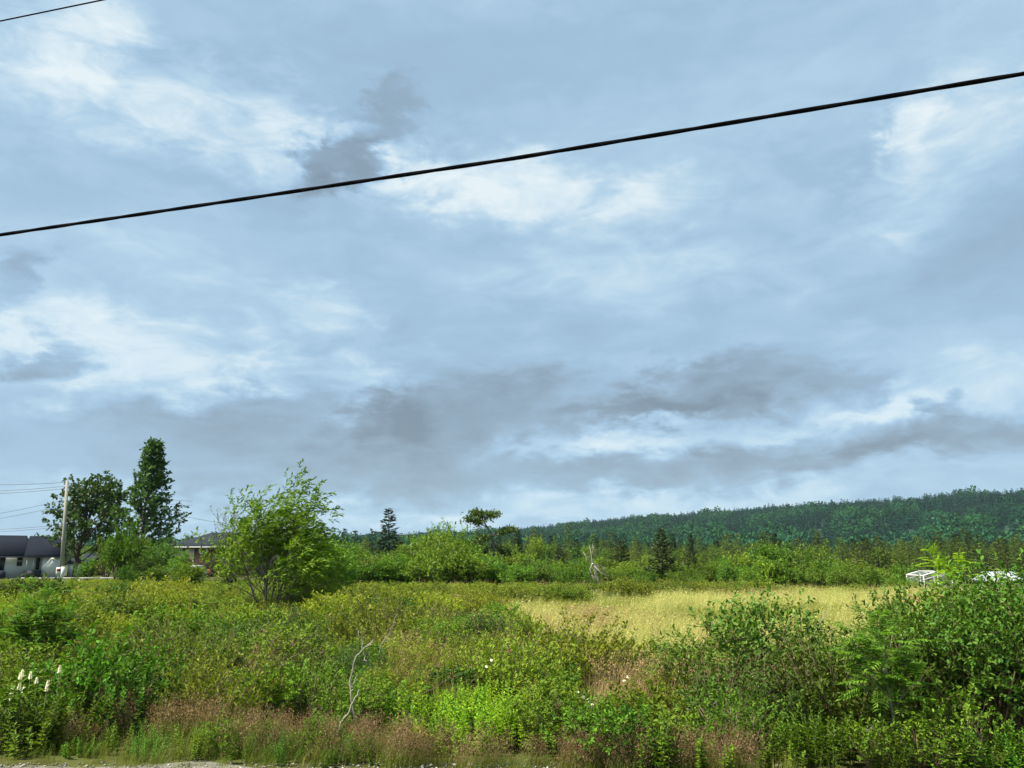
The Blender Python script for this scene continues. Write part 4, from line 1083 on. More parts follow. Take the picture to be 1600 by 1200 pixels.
def build_road_cables():
    def P(px, py, h):
        a, b, c = ray(px, py); s = (h - CAMZ) / c; return np.array([a * s, b * s, h])
    p0, p1, p2 = P(0, 367, 5.5), P(800, 248, 5.5), P(1600, 115, 5.5)
    dr = (p2 - p0) / np.linalg.norm(p2 - p0)
    pts = [p0 - dr * k for k in (22, 14, 8, 4, 2)] + [p0, p0 * .5 + p1 * .5 + [0, 0, -.004], p1, p1 * .5 + p2 * .5 + [0, 0, -.004], p2] + [p2 + dr * k for k in (2, 4, 8, 14, 22)]
    pts = np.array(pts); far = np.concatenate([[22, 14, 8, 4, 2], np.zeros(5), [2, 4, 8, 14, 22]]); pts[:, 2] += .0022 * far ** 2
    # resample and lay two strands round one another
    s = np.concatenate([[0], np.cumsum(np.linalg.norm(np.diff(pts, axis=0), axis=1))]); u = np.linspace(0, s[-1], 500)
    c = np.stack([np.interp(u, s, pts[:, k]) for k in range(3)], 1)
    m = MB(); ax = np.cross(dr, [0, 0, 1]); up = np.array([0, 0, 1.0])
    for ph in (0, math.pi): m.tube(c + (ax[None] * np.cos(u * 5 + ph)[:, None] + up[None] * np.sin(u * 5 + ph)[:, None]) * .004, .0165, 8)
    tag(m.build('overhead_cable', MT['wire']), 'thick black overhead cable slanting across the whole sky', 'cable')
    q0, q1 = P(0, 33, 7.4), P(160, 0, 7.4); dq = (q1 - q0) / np.linalg.norm(q1 - q0)
    tag(MB().tube([q0 - dq * 20, q0 - dq * 8, q0, q1, q1 + dq * 6, q1 + dq * 16], .0085, 6).build('overhead_wire', MT['wire']), 'thin black overhead wire crossing the top corner of sky', 'cable')
build_road_cables()

# ------------------------------------------------------------------ field growth
GALE = [gale_clump('gale', 100 + i, .84 + .08 * i, .72, 120, 'gale') for i in range(4)]
HEATH = [gale_clump('heath', 105 + i, .84 + .08 * i, .85, 120, 'heath', .045, .085) for i in range(4)]
WEED = [weed_clump('weed', 110, .66, .26, 18, 'weed'), weed_clump('weed', 111, .52, .30, 26, 'weed', .052, .55, .013), weed_clump('weed', 112, .74, .24, 13, 'weed', .085, .34, .02), weed_clump('weed', 113, .44, .30, 28, 'weed', .045, .62, .011), weed_clump('weed', 114, .60, .28, 20, 'weed', .060, .5, .018)]
LEAFY = [shrub('leafy_bush', 115 + i, .85 + .1 * i, 1.0, 12, 6, 3, dict(n=7, L=.062 - .006 * i, asp=.55, ang=.9, flat=.72, fine=True, tubes=1, levels=1, droop=.15), 'weed') for i in range(3)]
STRAW = [tuft('straw', 120 + i, 26, .20, .50, .0045, 'straw', 'straw', 12, 1.25, .008, .12, 8) for i in range(2)]
GREEN = [tuft('grass', 125 + i, 46, .18, .42, .0045, 'grass') for i in range(2)]
BROWN = [tuft('brown', 130 + i, 30, .16, .30, .0032, 'roadgrass', 'panicle', 20, 1.5, .028, .16, 26, .5) for i in range(2)]
ROADG = [tuft('roadgrass', 140 + i, 50, .20, .36, .0035, 'roadgrass', 'roadgrass', 6, 1.3, .006, .1, 10, .7) for i in range(2)]
DEAD = [tuft('dead', 135 + i, 40, .22, .42, .004, 'deadgrass', 'deadgrass', 10, 1.4, .006, .10, 12, .6) for i in range(2)]

def cand(rng, n, y0, y1, half=.74):
    y = np.sqrt(rng.uniform(y0 * y0, y1 * y1, n)); x = rng.uniform(-half, half, n) * (y + 1.0)
    return x, y

def straw_w(px, py):
    """how much a ground point belongs to the open straw field (by its place in the field)"""
    n = 12 * np.sin(px * .021) + 8 * np.sin(px * .047 + 1)
    lo = np.interp(px, [640, 760, 820, 900, 1000, 1150, 1300, 1450], [960, 968, 998, 1020, 1032, 1034, 1040, 1040]) + n * .6
    hi = np.interp(px, [640, 760, 820, 900, 1000, 1150, 1300, 1450], [955, 952, 948, 940, 938, 934, 930, 930]) + n * .25
    return sstep(-8, 14, py - hi) * sstep(-14, 16, lo - py) * sstep(690, 800, px) * (px < 1560)

MARKS = [('by the bent sapling', 40, 1090), ('behind the lime-green weeds', 750, 1085), ('by the tall forked dead branch', 560, 1085), ('before the low white fence', 110, 925), ('round the windblown tree', 415, 968),
         ('at the left end of the straw field', 740, 985), ('round the open glossy shrub', 1180, 1060), ('beside the dark roadside thicket', 1370, 1100), ('by the withered grass', 1000, 1090),
         ('round the lone rounded bush', 190, 990), ('round the pink rose', 795, 1050), ('before the alder thicket', 620, 935), ('behind the brown roadside grass', 330, 1095), ('between rounded bush and bent sapling', 100, 1020),
         ('between the windblown tree and the forked branch', 480, 1020), ('in the middle of the rough field', 620, 1010), ('along the near side of the straw field', 960, 1030), ('before the brick house', 280, 930)]
def mark_of(x, y):
    best = min(MARKS, key=lambda m: (lambda g: math.hypot((g[0] - x), (g[1] - y)) / (4 + g[1] * .12))(ground_at(m[1], m[2])))
    return best[0]

def build_field():
    rng = np.random.default_rng(201)
    # ---- countable low bushes, the largest-looking as things, the rest as one mass
    pts = []
    x, y = cand(rng, 12000, 7.9, 60)
    px, py = pix(x, y, gh(x, y)); sw = straw_w(px, py)
    order = np.argsort(y); cell = {}
    for i in order:
        if sw[i] > .25: continue
        if y[i] > 46 and px[i] > 480: continue
        sp = .86 + .020 * y[i]
        if py[i] > 1132 and px[i] < 330: continue
        if py[i] > 1148 and px[i] < 660: continue
        if 640 < px[i] < 860 and py[i] > 1110: continue
        if 930 < px[i] < 1040 and 1085 < py[i] < 1125: continue
        if px[i] > 1340 and py[i] > 1040: continue
        if py[i] > 1178: continue
        key = (int(x[i] // sp), int(y[i] // sp)); bad = False
        for a in (-1, 0, 1):
            for b in (-1, 0, 1):
                for q in cell.get((key[0] + a, key[1] + b), ()):
                    if (q[0] - x[i]) ** 2 + (q[1] - y[i]) ** 2 < sp * sp: bad = True
        if bad: continue
        cell.setdefault(key, []).append((x[i], y[i])); pts.append(i)
    k = 0; rest = []
    for i in pts:
        a, b, c, d = px[i], py[i], x[i], y[i]
        nz = math.sin(c * .9 + 1) * math.sin(d * .5) + math.sin(c * .37 - d * .21) + rng.normal(0, .45)
        if a < -70 or a > 1670: continue
        if k < 290:
            s = rng.choice([.55, .7, .85, 1.0, 1.25], p=[.2, .25, .25, .2, .1]) * rng.uniform(.9, 1.1)
            s *= float(np.interp(d, [24, 40, 60], [1, .75, .4]))
            if straw_w(a, b - 40) > .3: s *= .62            # keep low before the open field
            if a > 1000 and d < 15 and k % 3: typ = 2
            elif d < 22 and (k * 7) % 10 < 2: typ = 3
            elif nz > .85: typ = 2
            elif d > 17 or nz < -.5: typ = 1
            else: typ = 0
            mk = mark_of(c, d)
            nm, lab, mat = [('sweet_gale_bush', 'olive-green bush of fine upright twigs ', MT['gale']), ('heath_bush', 'low yellow-green bush of fine leaves ', MT['heath']), ('bramble_bush', 'low deep green bush ', MT['gale_dark']), ('leafy_bush', 'broad-leaved fresh green bush ', MT['fresh'])][typ]
            pr = LEAFY[k % 3] if typ == 3 else (HEATH if d > 17 else GALE)[k % 4]
            plant(pr, nm, lab + mk, 'bush', (c, d, gz(c, d)), rng.uniform(0, 6.28), (s * 1.1, s * 1.1, s * rng.uniform(.8, 1.05)), lab.split(' bush')[0] + ' bushes ' + mk, {'foliage': mat}); k += 1
        else: rest.append(i)
    rest = np.array(rest)
    gm = HEATH[3]['foliage'].copy(); gm.materials.clear(); gm.materials.append(MT['gale'])
    n = len(rest); s = rng.uniform(.45, 1.2, n); rot = np.zeros((n, 3)); rot[:, 2] = rng.uniform(0, 6.28, n)
    sca = np.stack([s * 1.35, s * 1.35, s * .8], 1); sca *= np.clip(1 + (y[rest] - 30) * .01, 1, 1.35)[:, None]; sca[:, 2] *= np.interp(y[rest], [24, 40, 60], [1, .7, .32])
    scatter('distant_brush', [h['foliage'] for h in HEATH[:3]] + [gm], np.stack([x[rest], y[rest], gh(x[rest], y[rest])], 1), rot, sca, rng.integers(0, 4, n), 'yellow-green brush covering the far part of the field', 'brush')
    # ---- grass of the open field
    n = 34000; x, y = cand(rng, n, 12, 48); px, py = pix(x, y, gh(x, y)); sw = straw_w(px, py)
    keep = rng.uniform(0, 1, n) < np.maximum(sw, .07 * (px > 560)); x, y, px = x[keep], y[keep], px[keep]; n = len(x)
    pn = np.sin(x * .8) * np.sin(y * .45 + 2) + np.sin(x * .31 + y * .23) * .8 + rng.normal(0, .5, n)
    idx = np.where(pn > .35, rng.integers(2, 4, n), np.where(pn < -1.5, rng.integers(4, 6, n), rng.integers(0, 2, n))); s = rng.uniform(.5, 1.1, n)
    rot = np.stack([rng.normal(0, .08, n), rng.normal(.05, .08, n), rng.uniform(-1, 1, n)], 1)
    scatter('straw_grass', STRAW + GREEN + DEAD, np.stack([x, y, gh(x, y)], 1), rot, np.stack([s * 1.6, s * 1.6, s], 1), idx, 'tall straw-yellow seeding grass of the open field', 'grass')
    # ---- green grass between the bushes
    n = 5200; x, y = cand(rng, n, 8.6, 45); px, py = pix(x, y, gh(x, y)); sw = straw_w(px, py)
    keep = (sw < .6) & (rng.uniform(0, 1, n) < np.interp(y, [8, 16, 22], [.30, .5, 1.0])); x, y = x[keep], y[keep]; n = len(x); s = rng.uniform(.6, 1.2, n)
    rot = np.stack([rng.normal(0, .1, n), rng.normal(.05, .1, n), rng.uniform(0, 6.28, n)], 1)
    idx = np.where(rng.uniform(0, 1, n) < .12, rng.integers(2, 4, n), rng.integers(0, 2, n))
    scatter('brush_grass', GREEN + DEAD, np.stack([x, y, gh(x, y)], 1), rot, np.stack([s, s, s], 1), idx, 'green and withered grass growing between the bushes', 'grass')
    # ---- brown seeding grass along the road edge, in drifts
    P, I, S = [], [], []
    for px0, px1, py0, py1, n, br, sz in ((168, 208, 1142, 1164, 9, .95, .95), (235, 330, 1140, 1168, 20, .8, .9), (285, 325, 1122, 1140, 7, .9, 1.0), (345, 470, 1158, 1186, 26, .65, .75), (480, 640, 1170, 1196, 28, .65, .75), (600, 860, 1192, 1208, 24, .7, .7),
                                          (860, 1000, 1196, 1212, 22, .9, .7), (1040, 1180, 1196, 1212, 22, .9, .7), (90, 170, 1158, 1176, 12, .6, .7), (60, 660, 1150, 1196, 120, .06, .66), (0, 420, 1172, 1206, 70, .03, .36), (640, 1300, 1185, 1212, 60, .1, .6)):
        for _ in range(n):
            P.append(ground_at(rng.uniform(px0, px1), rng.uniform(py0, py1))); b = rng.uniform() < br; I.append(rng.integers(0, 2) if b else rng.integers(2, 4)); S.append(sz * rng.uniform(.7, 1.15) * (1 if b else .75))
    n = len(P); s = np.array(S); rot = np.stack([rng.normal(0, .06, n), rng.normal(.04, .06, n), rng.uniform(-1, 1, n)], 1)
    scatter('roadside_grass', BROWN + ROADG, np.array(P), rot, np.stack([s, s, s], 1), I, 'brown-headed seeding grass along the road edge', 'grass')
    # ---- withered patch with pale seed stalks
    P, I = [], []
    for px0, px1, py0, py1, n in ((930, 1040, 1085, 1125, 28), (1000, 1110, 1078, 1105, 24), (600, 700, 1050, 1075, 16), (1060, 1290, 1092, 1125, 46), (390, 470, 1045, 1065, 12), (660, 700, 985, 1010, 14)):
        for _ in range(n): P.append(ground_at(rng.uniform(px0, px1), rng.uniform(py0, py1))); I.append(rng.integers(0, 2))
    n = len(P); s = rng.uniform(.8, 1.25, n); rot = np.stack([rng.normal(0, .1, n), rng.normal(.1, .1, n), rng.uniform(-1, 1, n)], 1)
    scatter('withered_grass', DEAD, np.array(P), rot, np.stack([s, s, s], 1), I, 'withered tan grass stalks in the middle of the brush', 'grass')
    # ---- small leafy ground cover
    n = 700; x, y = cand(rng, n, 7.6, 20); px, py = pix(x, y, gh(x, y)); keep = (straw_w(px, py) < .3) & ~((px < 660) & (py > 1140)); x, y = x[keep], y[keep]; n = len(x)
    s = rng.uniform(.3, .6, n); rot = np.stack([rng.normal(0, .1, n), rng.normal(.05, .1, n), rng.uniform(0, 6.28, n)], 1)
    scatter('undergrowth', [w['foliage'] for w in WEED[:3]], np.stack([x, y, gh(x, y)], 1), rot, np.stack([s * 1.3, s * 1.3, s], 1), rng.integers(0, 3, n), 'short leafy undergrowth between the bushes', 'undergrowth')
build_field()

# ------------------------------------------------------------------ roadside weeds, single clumps
def build_weeds():
    rng = np.random.default_rng(301); k = 0
    sets = [('tall green leafy weed clump at the gravel edge below the rowan sapling', 'weed clumps below the rowan sapling', 'weed', 1.36, [(8, 1168), (40, 1172), (75, 1168), (108, 1162), (20, 1145), (55, 1142), (95, 1140), (130, 1140), (160, 1150), (182, 1140), (10, 1120), (48, 1118), (85, 1118), (120, 1118), (190, 1120)]),
            ('upright green weed clump behind the brown grass', 'weed clumps behind the brown grass', 'weed', 1.0, [(215, 1120), (250, 1112), (275, 1116), (425, 1132), (455, 1126), (490, 1138), (515, 1130), (575, 1138), (605, 1130), (540, 1108), (590, 1104), (640, 1146), (410, 1105), (500, 1098)]),
            ('bright lime-green weed clump in the middle of the road edge', 'lime-green weed clumps', 'lime', 1.05, [(668, 1172), (690, 1165), (715, 1172), (740, 1165), (765, 1172), (790, 1164), (815, 1170), (838, 1160), (660, 1150), (700, 1142), (730, 1146), (762, 1142), (795, 1140), (825, 1142), (850, 1148), (715, 1125), (770, 1122)]),
            ('small weed tuft in the short grass of the road edge', 'weed tufts in the road-edge grass', 'weed', .5, [(130, 1180), (180, 1176), (232, 1184), (262, 1172), (305, 1186), (340, 1178), (372, 1190), (410, 1180), (448, 1192), (486, 1184), (520, 1194), (566, 1188), (606, 1196), (225, 1160), (350, 1160), (430, 1164), (500, 1168), (590, 1172)]),
            ('leafy green weed clump beside the lime-green patch', 'weed clumps beside the lime-green patch', 'weed', 1.0, [(872, 1176), (900, 1186), (930, 1192), (885, 1150), (920, 1160), (955, 1170), (860, 1120), (900, 1125), (640, 1178)]),
            ('green weed clump at the foot of the glossy shrub', 'weed clumps at the foot of the glossy shrub', 'weed', 1.0, [(985, 1196), (1020, 1202), (1045, 1190), (1120, 1200), (1150, 1190), (1205, 1196), (1240, 1190), (1270, 1200), (1295, 1182), (1325, 1178), (1010, 1150)]),
            ('green weed clump crowding round the stem of the pinnate sapling', 'weed clumps by the pinnate sapling', 'weed', .78, [(1370, 1206), (1395, 1215), (1440, 1206), (1475, 1212), (1505, 1204), (1540, 1210), (1575, 1204), (1600, 1212), (1350, 1195)])]
    for lab, grp, m, sc, spots in sets:
        for px, py in spots:
            x, y, z = ground_at(px + rng.uniform(-6, 6), py); s = sc * rng.uniform(.85, 1.12)
            pr = LEAFY[k % 3] if (k * 5) % 11 < 3 and m == 'weed' else WEED[(1, 3, 4, 1, 3)[k % 5] if m == 'lime' else k % 5]
            if pr in LEAFY: s *= .72
            plant(pr, 'leafy_weed', lab, 'weed', (x, y, z), rng.uniform(0, 6.28), (s * 1.05, s * 1.05, s * rng.uniform(.75, 1.15)), grp, {'foliage': MT[m]}).rotation_euler = (rng.normal(0, .12), rng.normal(.05, .12), rng.uniform(0, 6.28)); k += 1
build_weeds()

# ------------------------------------------------------------------ shrubs and saplings close to the road
def build_shrubs():
    lf = dict(n=8, L=.074, asp=.44, ang=.85, flat=.72, fine=True, tubes=2, levels=1, droop=.15)
    A = shrub('glossy_shrub', 401, 1.30, 1.6, 16, 7, 4, lf, 'willow')
    x, y, z = ground_at(1190, 1098)
    plant(A, 'glossy_shrub', 'open dark glossy-leaved shrub standing against the straw field', 'shrub', (x, y, z), 0.3, (1.0, 1.0, 1.0))
    x, y, z = ground_at(1090, 1110)
    plant(A, 'glossy_shrub', 'smaller glossy-leaved shrub on the left flank of the open dark shrub', 'shrub', (x, y, z), 2.3, (.75, .75, .66))
    lf2 = dict(n=10, L=.066, asp=.46, ang=.9, flat=.72, fine=True, tubes=2, levels=1, droop=.15)
    B1 = shrub('hedge_shrub', 402, 1.55, 1.7, 22, 8, 5, lf2, 'willow')
    B2 = shrub('hedge_shrub', 403, 1.5, 1.6, 22, 8, 5, dict(lf2, asp=.58, L=.054), 'hedge')
    spots = [(1345, 1150, 1000, B1, 'low left-hand shrub of the dark roadside thicket'), (1446, 1160, 950, B2, 'dense shrub behind the pinnate sapling'), (1495, 1140, 924, B1, 'tall shrub with bright tips in front of the greenhouse'),
             (1555, 1170, 926, B2, 'dark heavy shrub in front of the garden shed'), (1622, 1150, 904, B1, 'tallest dark shrub of the roadside thicket before the garden shed'), (1664, 1180, 902, B2, 'dark shrub at the far end of the roadside thicket'),
             (1485, 1105, 935, B2, 'rear dark shrub between sapling and greenhouse'), (1565, 1100, 922, B1, 'rear shrub of the roadside thicket behind the dark heavy one'), (1650, 1090, 905, B1, 'rear shrub behind the tallest dark shrub'), (1300, 1110, 1005, B2, 'round dark bush between the open shrub and the roadside thicket')]
    for i, (px, py, ty, pr, lab) in enumerate(spots):
        x, y, z = ground_at(px, py); s = (at(px, ty, y)[1] - z) / 1.5; w = (.62 if px < 1400 else .72 if px < 1470 else .9) * max(s, .8)
        plant(pr, 'hedge_shrub', lab, 'shrub', (x, y, z), i * 1.7, (w, w, s))
    # pinnate saplings
    spec = [dict(seg=5, wob=.06, tip=.4, trop=(0, 0, .1)), dict(n=15, ang=.8, len=lambda t: .46 * (1.2 - .5 * t), t0=.40, seg=3, wob=.1, trop=(0, 0, .3), rr=.45)]
    lp = dict(n=9, L=.22, asp=.30, ang=.85, leaflets=13, tubes=1, levels=1, fine=False, trop=(0, 0, .1))
    g = Grow(411, spec, lp, (-.02, 0, 0)); x, y, z = ground_at(1412, 1192)
    g.run((0, 0, -.03), (-.12, -.05, 1), at(1400, 985, y)[1] - z - .1, .016)
    plant(g.meshes('sapling', MT['bleached'], MT['rowan']), 'rowan_sapling', 'slender pale-stemmed sapling with feathery leaves before the dark thicket', 'sapling', (x, y, z))
    g = Grow(412, spec, dict(lp, n=9, L=.20), (0, 0, 0)); x, y, z = ground_at(15, 1110)
    for dd, f in (((.28, 0, 1), 1.0), ((-.2, .1, 1), .8), ((.1, .3, 1), .85)): g.run((0, 0, -.03), dd, (at(50, 938, y)[1] - z) * f, .014)
    plant(g.meshes('sapling', MT['greybark'], MT['rowan']), 'rowan_sapling', 'bent feathery-leaved sapling above the white-flowered weeds', 'sapling', (x, y, z))
    g = Grow(413, spec, dict(lp, n=9, L=.22), (0, 0, 0)); x, y, z = ground_at(1520, 1100)
    g.run((0, 0, -.03), (-.1, 0, 1), at(1510, 878, y)[1] - z - .1, .014)
    plant(g.meshes('sapling', MT['greybark'], MT['lime']), 'rowan_sapling', 'yellow-green feathery sapling top standing over the thicket beside the greenhouse', 'sapling', (x, y, z))
    # bushes of the left field that stand out
    for i, (px, py, ty, w, m, lab) in enumerate([(190, 985, 920, 1.5, 'gale_dark', 'rounded dark green bush alone in the left field'), (285, 975, 925, 1.6, 'gale', 'broad olive bush between the rounded bush and the windblown tree'), (30, 962, 897, 1.9, 'gale_dark', 'dark bush before the white house, behind the bent sapling'),
                                                 (745, 1005, 962, 1.2, 'weed', 'fresh green bush at the left end of the straw field'), (60, 935, 903, 1.8, 'gale', 'olive bush in front of the low white fence')]):
        x, y, z = ground_at(px, py); s = (at(px, ty, y)[1] - z) / .95
        plant(HEATH[i % 4], 'field_bush', lab, 'bush', (x, y, z), i * 1.1, (w, w, s), None, {'foliage': MT[m]})
    for i, (px, py, ty, w, m, pr, lab) in enumerate([
            (300, 1060, 1000, 1.1, 'gale_dark', LEAFY[0], 'dark leafy bush in the brush behind the brown roadside grass'), (480, 1110, 1050, 1.0, 'gale_dark', LEAFY[1], 'dark leafy bush between the white flower spikes and the forked branch'),
            (600, 1120, 1062, .95, 'weed', LEAFY[2], 'round leafy bush just behind the tall forked branch'), (690, 1090, 1040, 1.0, 'gale_dark', LEAFY[0], 'dark round bush behind the left of the lime-green weeds'),
            (850, 1085, 1035, 1.1, 'weed', LEAFY[1], 'fresh leafy bush behind the right of the lime-green weeds'), (945, 1065, 1012, .9, 'gale_dark', LEAFY[2], 'dark bush at the near edge of the straw field'),
            (330, 975, 936, 1.6, 'gale_dark', HEATH[2], 'dark spreading bush close to the left of the windblown tree'), (530, 1000, 962, 1.5, 'gale_dark', HEATH[1], 'dark low bush right of the windblown tree foot'),
            (130, 1060, 1000, 1.0, 'gale', LEAFY[2], 'olive leafy bush right of the bent sapling'), (1060, 1075, 1025, 1.0, 'gale_dark', LEAFY[1], 'dark leafy bush left of the open glossy shrub'),
            (560, 1050, 1005, 1.1, 'weed', LEAFY[0], 'green leafy bush behind the tall forked branch tip'), (400, 1100, 1045, .9, 'weed', LEAFY[2], 'green leafy bush left of the white flower spikes')]):
        x, y, z = ground_at(px, py); s = (at(px, ty, y)[1] - z) / (top_of(pr) * .92)
        plant(pr, 'brush_bush', lab, 'bush', (x, y, z), i * 1.9, (w, w, s), None, {'foliage': MT[m]})
    # banks of low brush behind the straw field
    rng = np.random.default_rng(421); k = 0
    for p0, p1, step, py, ty, m, lab, grp in ((520, 905, 24, 948, 916, 'gale', 'olive brush bush in the bank left of the straw field', 'olive bank left of the straw field'), (945, 1190, 20, 936, 905, 'gale', 'olive-brown bush in the bank behind the straw field', 'olive bank behind the straw field'),
                                              (540, 900, 30, 935, 912, 'heath', 'pale bush at the rear of the bank before the alders', 'pale bushes at the rear of the bank'), (1190, 1420, 22, 924, 905, 'alder', 'low leafy bush at the foot of the full alders', 'low bushes at the foot of the alders')):
        for px in np.arange(p0, p1, step):
            x, y, z = ground_at(px + rng.uniform(-5, 5), py + rng.uniform(-3, 3)); s = (at(px, ty + rng.normal(0, 3), y)[1] - z) / .95
            s = max(s, .35)
            plant(HEATH[k % 4], 'bank_bush', lab, 'bush', (x, y, z), rng.uniform(0, 6), (1.35, 1.35, s), grp, {'foliage': MT[m]}); k += 1
    # thin young sapling at the far edge of the straw field
    x, y, z = ground_at(1204, 936); h = at(1204, 886, y)[1] - z
    g = Grow(431, [dict(seg=4, wob=.03, tip=.4), dict(n=8, ang=.6, len=.4, t0=.35, seg=2, wob=.1, trop=(0, 0, .4), rr=.4)], dict(n=9, L=.12, asp=.5, ang=.8, tubes=1))
    g.run((0, 0, -.05), (0, 0, 1), h * .92, .02)
    plant(g.meshes('young_tree', MT['twig'], MT['lime']), 'young_tree', 'thin pale young tree alone at the far edge of the straw field', 'sapling', (x, y, z))
build_shrubs()

# ------------------------------------------------------------------ flowers, dead branches
def build_flowers():
    rng = np.random.default_rng(501)
    def spike(seed):
        r = np.random.default_rng(seed); st = MB().tube([(0, 0, 0), (.01, 0, .5), (.02, 0, 1.0)], [.005, .004, .002], 4); m = MB()
        n = 46; a = np.arange(n) * 2.4; t = np.linspace(0, 1, n); rad = .012 * (1 - t * .75)
        P = np.stack([.019 + np.cos(a) * rad * .4, np.sin(a) * rad * .4, .90 + .10 * t], 1); D = np.stack([np.cos(a), np.sin(a), .5 + 0 * a], 1)
        m.leaves(P, D, .020 * (1 - .5 * t), .013 * (1 - .4 * t), r, .5, .2, .1)
        return {'stem': st.mesh('spike_stem', MT['stem']), 'blossom': m.mesh('spike_blossom', MT['petal'])}
    S = [spike(1), spike(2)]
    def put(px, py, d, lab, grp, k):
        x, z = at(px, py, d); z0 = gz(x, d); s = z - z0
        plant(S[k % 2], 'white_flower_spike', lab, 'flower', (x, d, z0), rng.uniform(0, 6), (1.15, 1.15, max(s, .2)), grp)
    for k, (px, py) in enumerate([(30, 1050), (40, 1046), (50, 1050), (62, 1058), (76, 1062), (28, 1068), (15, 1076), (20, 1086), (34, 1074), (5, 1103), (12, 1108), (74, 1070), (4, 1116), (95, 1040)]):
        put(px, py, 7.78 + .06 * (k % 5), 'white flower spike over the leafy weeds below the bent sapling', 'white flower spikes below the bent sapling', k)
    for k, (px, py) in enumerate([(423, 1054), (425, 1064), (431, 1070), (436, 1058), (441, 1066), (447, 1058), (450, 1070), (440, 1075), (433, 1050)]):
        put(px, py, 10.2, 'white flower spike in the clump behind the brown grass', 'white flower spikes behind the brown grass', k)
    def daisy():
        m = MB(); n = 9; a = np.arange(n) * 2 * math.pi / n
        m.leaves(np.zeros((n, 3)), np.stack([np.cos(a), np.sin(a), .35 + 0 * a], 1), .032, .022, rng, .9, .1, .1)
        m.leaves(np.zeros((5, 3)), np.stack([np.cos(a[:5] * 1.8), np.sin(a[:5] * 1.8), 1.2 + 0 * a[:5]], 1), .022, .016, rng, .9, .1, .1)
        return m
    st = MB().tube([(0, 0, -1), (.01, 0, -.5), (0, 0, 0)], [.004, .003, .002], 3).mesh('bloom_stem', MT['stem'])
    hd = daisy().mesh('bloom_petals', MT['petal'])  # five-centimetre heads
    def bloom(px, py, d, lab, grp, mesh=hd, nm='white_bloom', sc=.75):
        x, z = at(px, py, d); z0 = gz(x, d); t = thing(nm, lab, 'flower', (x, d, z0), 0, 1.0, grp)
        h = link('petals', mesh, t); h.location = (0, 0, z - z0); h.scale = (sc,) * 3; h.rotation_euler = (-.8, 0, rng.uniform(0, 6)); h.rotation_euler = (.8, 0, 0)
        s = link('stem', st, t); s.location = (0, 0, z - z0); s.scale = (1, 1, z - z0)
    for px, py in [(902, 1082), (911, 1090), (919, 1095), (917, 1105), (890, 1096), (925, 1100), (972, 1096), (975, 1064), (980, 1058), (1016, 1116), (1073, 1108), (982, 1160), (985, 1155), (998, 1154), (942, 1178), (760, 1042), (768, 1032)]:
        bloom(px, py, 8.6 if py > 1080 else 10.5, 'small white flower among the brush right of the lime-green weeds', 'small white flowers in the brush')
    pm = MB(); n = 14; a = np.arange(n) * 2.4; up = np.linspace(.1, 1.4, n)
    pm.leaves(np.zeros((n, 3)), np.stack([np.cos(a), np.sin(a), up], 1), .055, .05, rng, .9, .15, .1)
    bloom(795, 1018, 11.8, 'single magenta-pink wild rose bloom in the brush', None, pm.mesh('rose_petals', MT['pink']), 'pink_rose', 1.0)
    ym = MB(); ym.leaves(np.zeros((30, 3)) + rng.normal(0, .02, (30, 3)), rng.normal(0, .5, (30, 3)) + [0, 0, .6], .022, .012, rng)
    ymesh = ym.mesh('yellow_florets', MT['yellow'])
    for px, py in ((658, 1146), (646, 1155), (668, 1152), (650, 1138)): bloom(px, py, 7.8, 'small yellow flower head at the left of the lime-green weeds', 'yellow flower heads', ymesh, 'yellow_bloom', 1.3)
build_flowers()

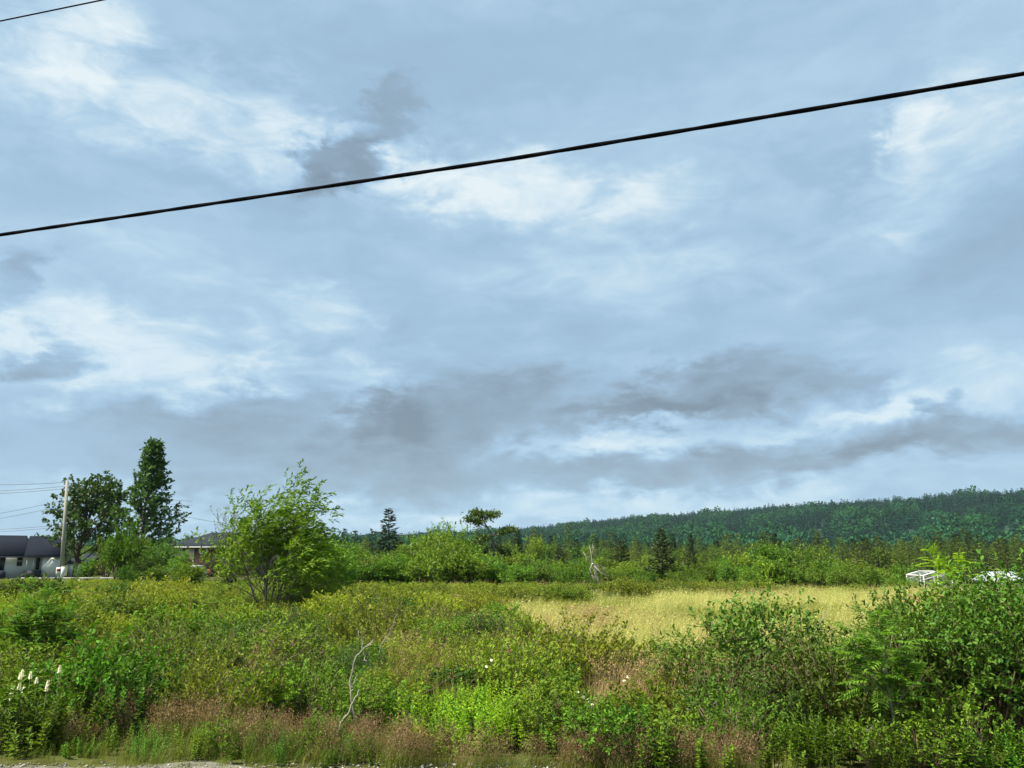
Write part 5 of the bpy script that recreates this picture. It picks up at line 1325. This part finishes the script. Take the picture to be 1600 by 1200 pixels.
def build_dead_branches():
    def L3(path, d):
        out = []
        for k, p in enumerate(path):
            x, z = at(p[0], p[1], d + (p[2] if len(p) > 2 else 0)); out.append((x, d + (p[2] if len(p) > 2 else 0), z))
        return np.array(out)
    def wavy(P, rng, n=14, a=.008):
        s = np.linspace(0, 1, len(P)); u = np.linspace(0, 1, n); Q = np.stack([np.interp(u, s, P[:, k]) for k in range(3)], 1)
        return Q + rng.normal(0, a, Q.shape)
    rng = np.random.default_rng(601)
    def stick(paths, d, r, lab, mat='bleached', group=None, name='dead_branch'):
        x0 = L3(paths[0], d)[0]; t = thing(name, lab, 'branch', (x0[0], x0[1], max(x0[2], 0)), 0, 1, group)
        for j, p in enumerate(paths):
            P = wavy(L3(p, d), rng) - np.array(t.location); rr = r * (.8 if j == 0 else .5)
            MB().tube(P, np.linspace(rr, rr * .45, len(P)), 6).build('main_limb' if j == 0 else 'side_limb', MT[mat], t)
    stick([[(520, 1156), (534, 1130), (545, 1112), (556, 1092), (562, 1078)]], 8.0, .016, 'short thick bleached branch propped in the weeds above the brown grass')
    stick([[(553, 1134), (550, 1105), (549, 1075), (550, 1042), (557, 1025), (568, 1015), (582, 1003)], [(566, 1016), (566, 1002), (560, 990), (556, 982)], [(549, 1080), (555, 1062), (557, 1054)], [(569, 1020), (573, 1035), (578, 1046)], [(572, 1012), (580, 1006), (584, 1001)]], 8.3, .013, 'tall forked bleached branch standing over the short thick one')
    stick([[(392, 1070), (397, 1052), (402, 1035)], [(391, 1070), (384, 1058), (378, 1040)]], 9.3, .012, 'small forked dead branch left of the white flower spikes')
    stick([[(429, 1052), (438, 1042), (452, 1030), (466, 1022)], [(437, 1043), (440, 1034), (447, 1025)]], 10.4, .009, 'thin bent dead twig above the white flower spikes')
    stick([[(592, 1025), (594, 1010), (604, 995), (612, 985), (620, 960)], [(602, 998), (606, 1004), (612, 992)]], 11.5, .009, 'thin upright dead branch behind the tall forked one')
    stick([[(520, 952), (528, 944), (534, 936)]], 22.0, .03, 'broken stub of dead wood right of the windblown tree foot')
    stick([[(1412, 1165), (1400, 1130), (1372, 1128), (1352, 1150), (1356, 1132)], [(1362, 1170), (1360, 1150), (1366, 1128)], [(1361, 1165), (1380, 1158), (1392, 1142), (1390, 1120)]], 7.3, .006, 'tangle of thin curled dead vines beside the slender pale sapling')
    stick([[(1092, 1155), (1104, 1130), (1112, 1105), (1122, 1088)]], 8.2, .007, 'thin straight dead stalk in front of the glossy shrub')
    stick([[(1265, 1000), (1280, 975), (1290, 958), (1297, 945)]], 9.6, .005, 'thin bare twig sticking out over the straw field')
    stick([[(1105, 990), (1118, 965), (1100, 948)]], 9.9, .005, 'bare twig at the top left of the open glossy shrub', 'twig')
    stick([[(640, 1112), (662, 1085), (690, 1068), (705, 1058)]], 9.0, .006, 'arching bare twig behind the lime-green weeds', 'twig')
    stick([[(860, 1108), (882, 1090), (900, 1078)]], 8.8, .007, 'dark slanting dead twig right of the lime-green weeds', 'twig')
    stick([[(1296, 1190), (1300, 1165), (1306, 1140)], [(1300, 1160), (1296, 1148), (1294, 1138)]], 7.6, .007, 'upright forked dead stick before the round dark bush')
build_dead_branches()

# ------------------------------------------------------------------ air
def build_haze():
    m, nt = new_mat('haze_air'); N = nt.nodes.new
    o = N('ShaderNodeOutputMaterial'); v = N('ShaderNodeVolumePrincipled')
    v.inputs['Color'].default_value = (.62, .82, 1.0, 1); v.inputs['Density'].default_value = 0.00006; v.inputs['Anisotropy'].default_value = 0.0
    nt.links.new(v.outputs[0], o.inputs['Volume'])
    tag(MB().box(-3200, 3200, -420, 4700, -110, 260).build('haze', m), 'thin blue-grey air between field and hill', 'haze', kind='stuff')
USE_HAZE = True
if USE_HAZE: build_haze()
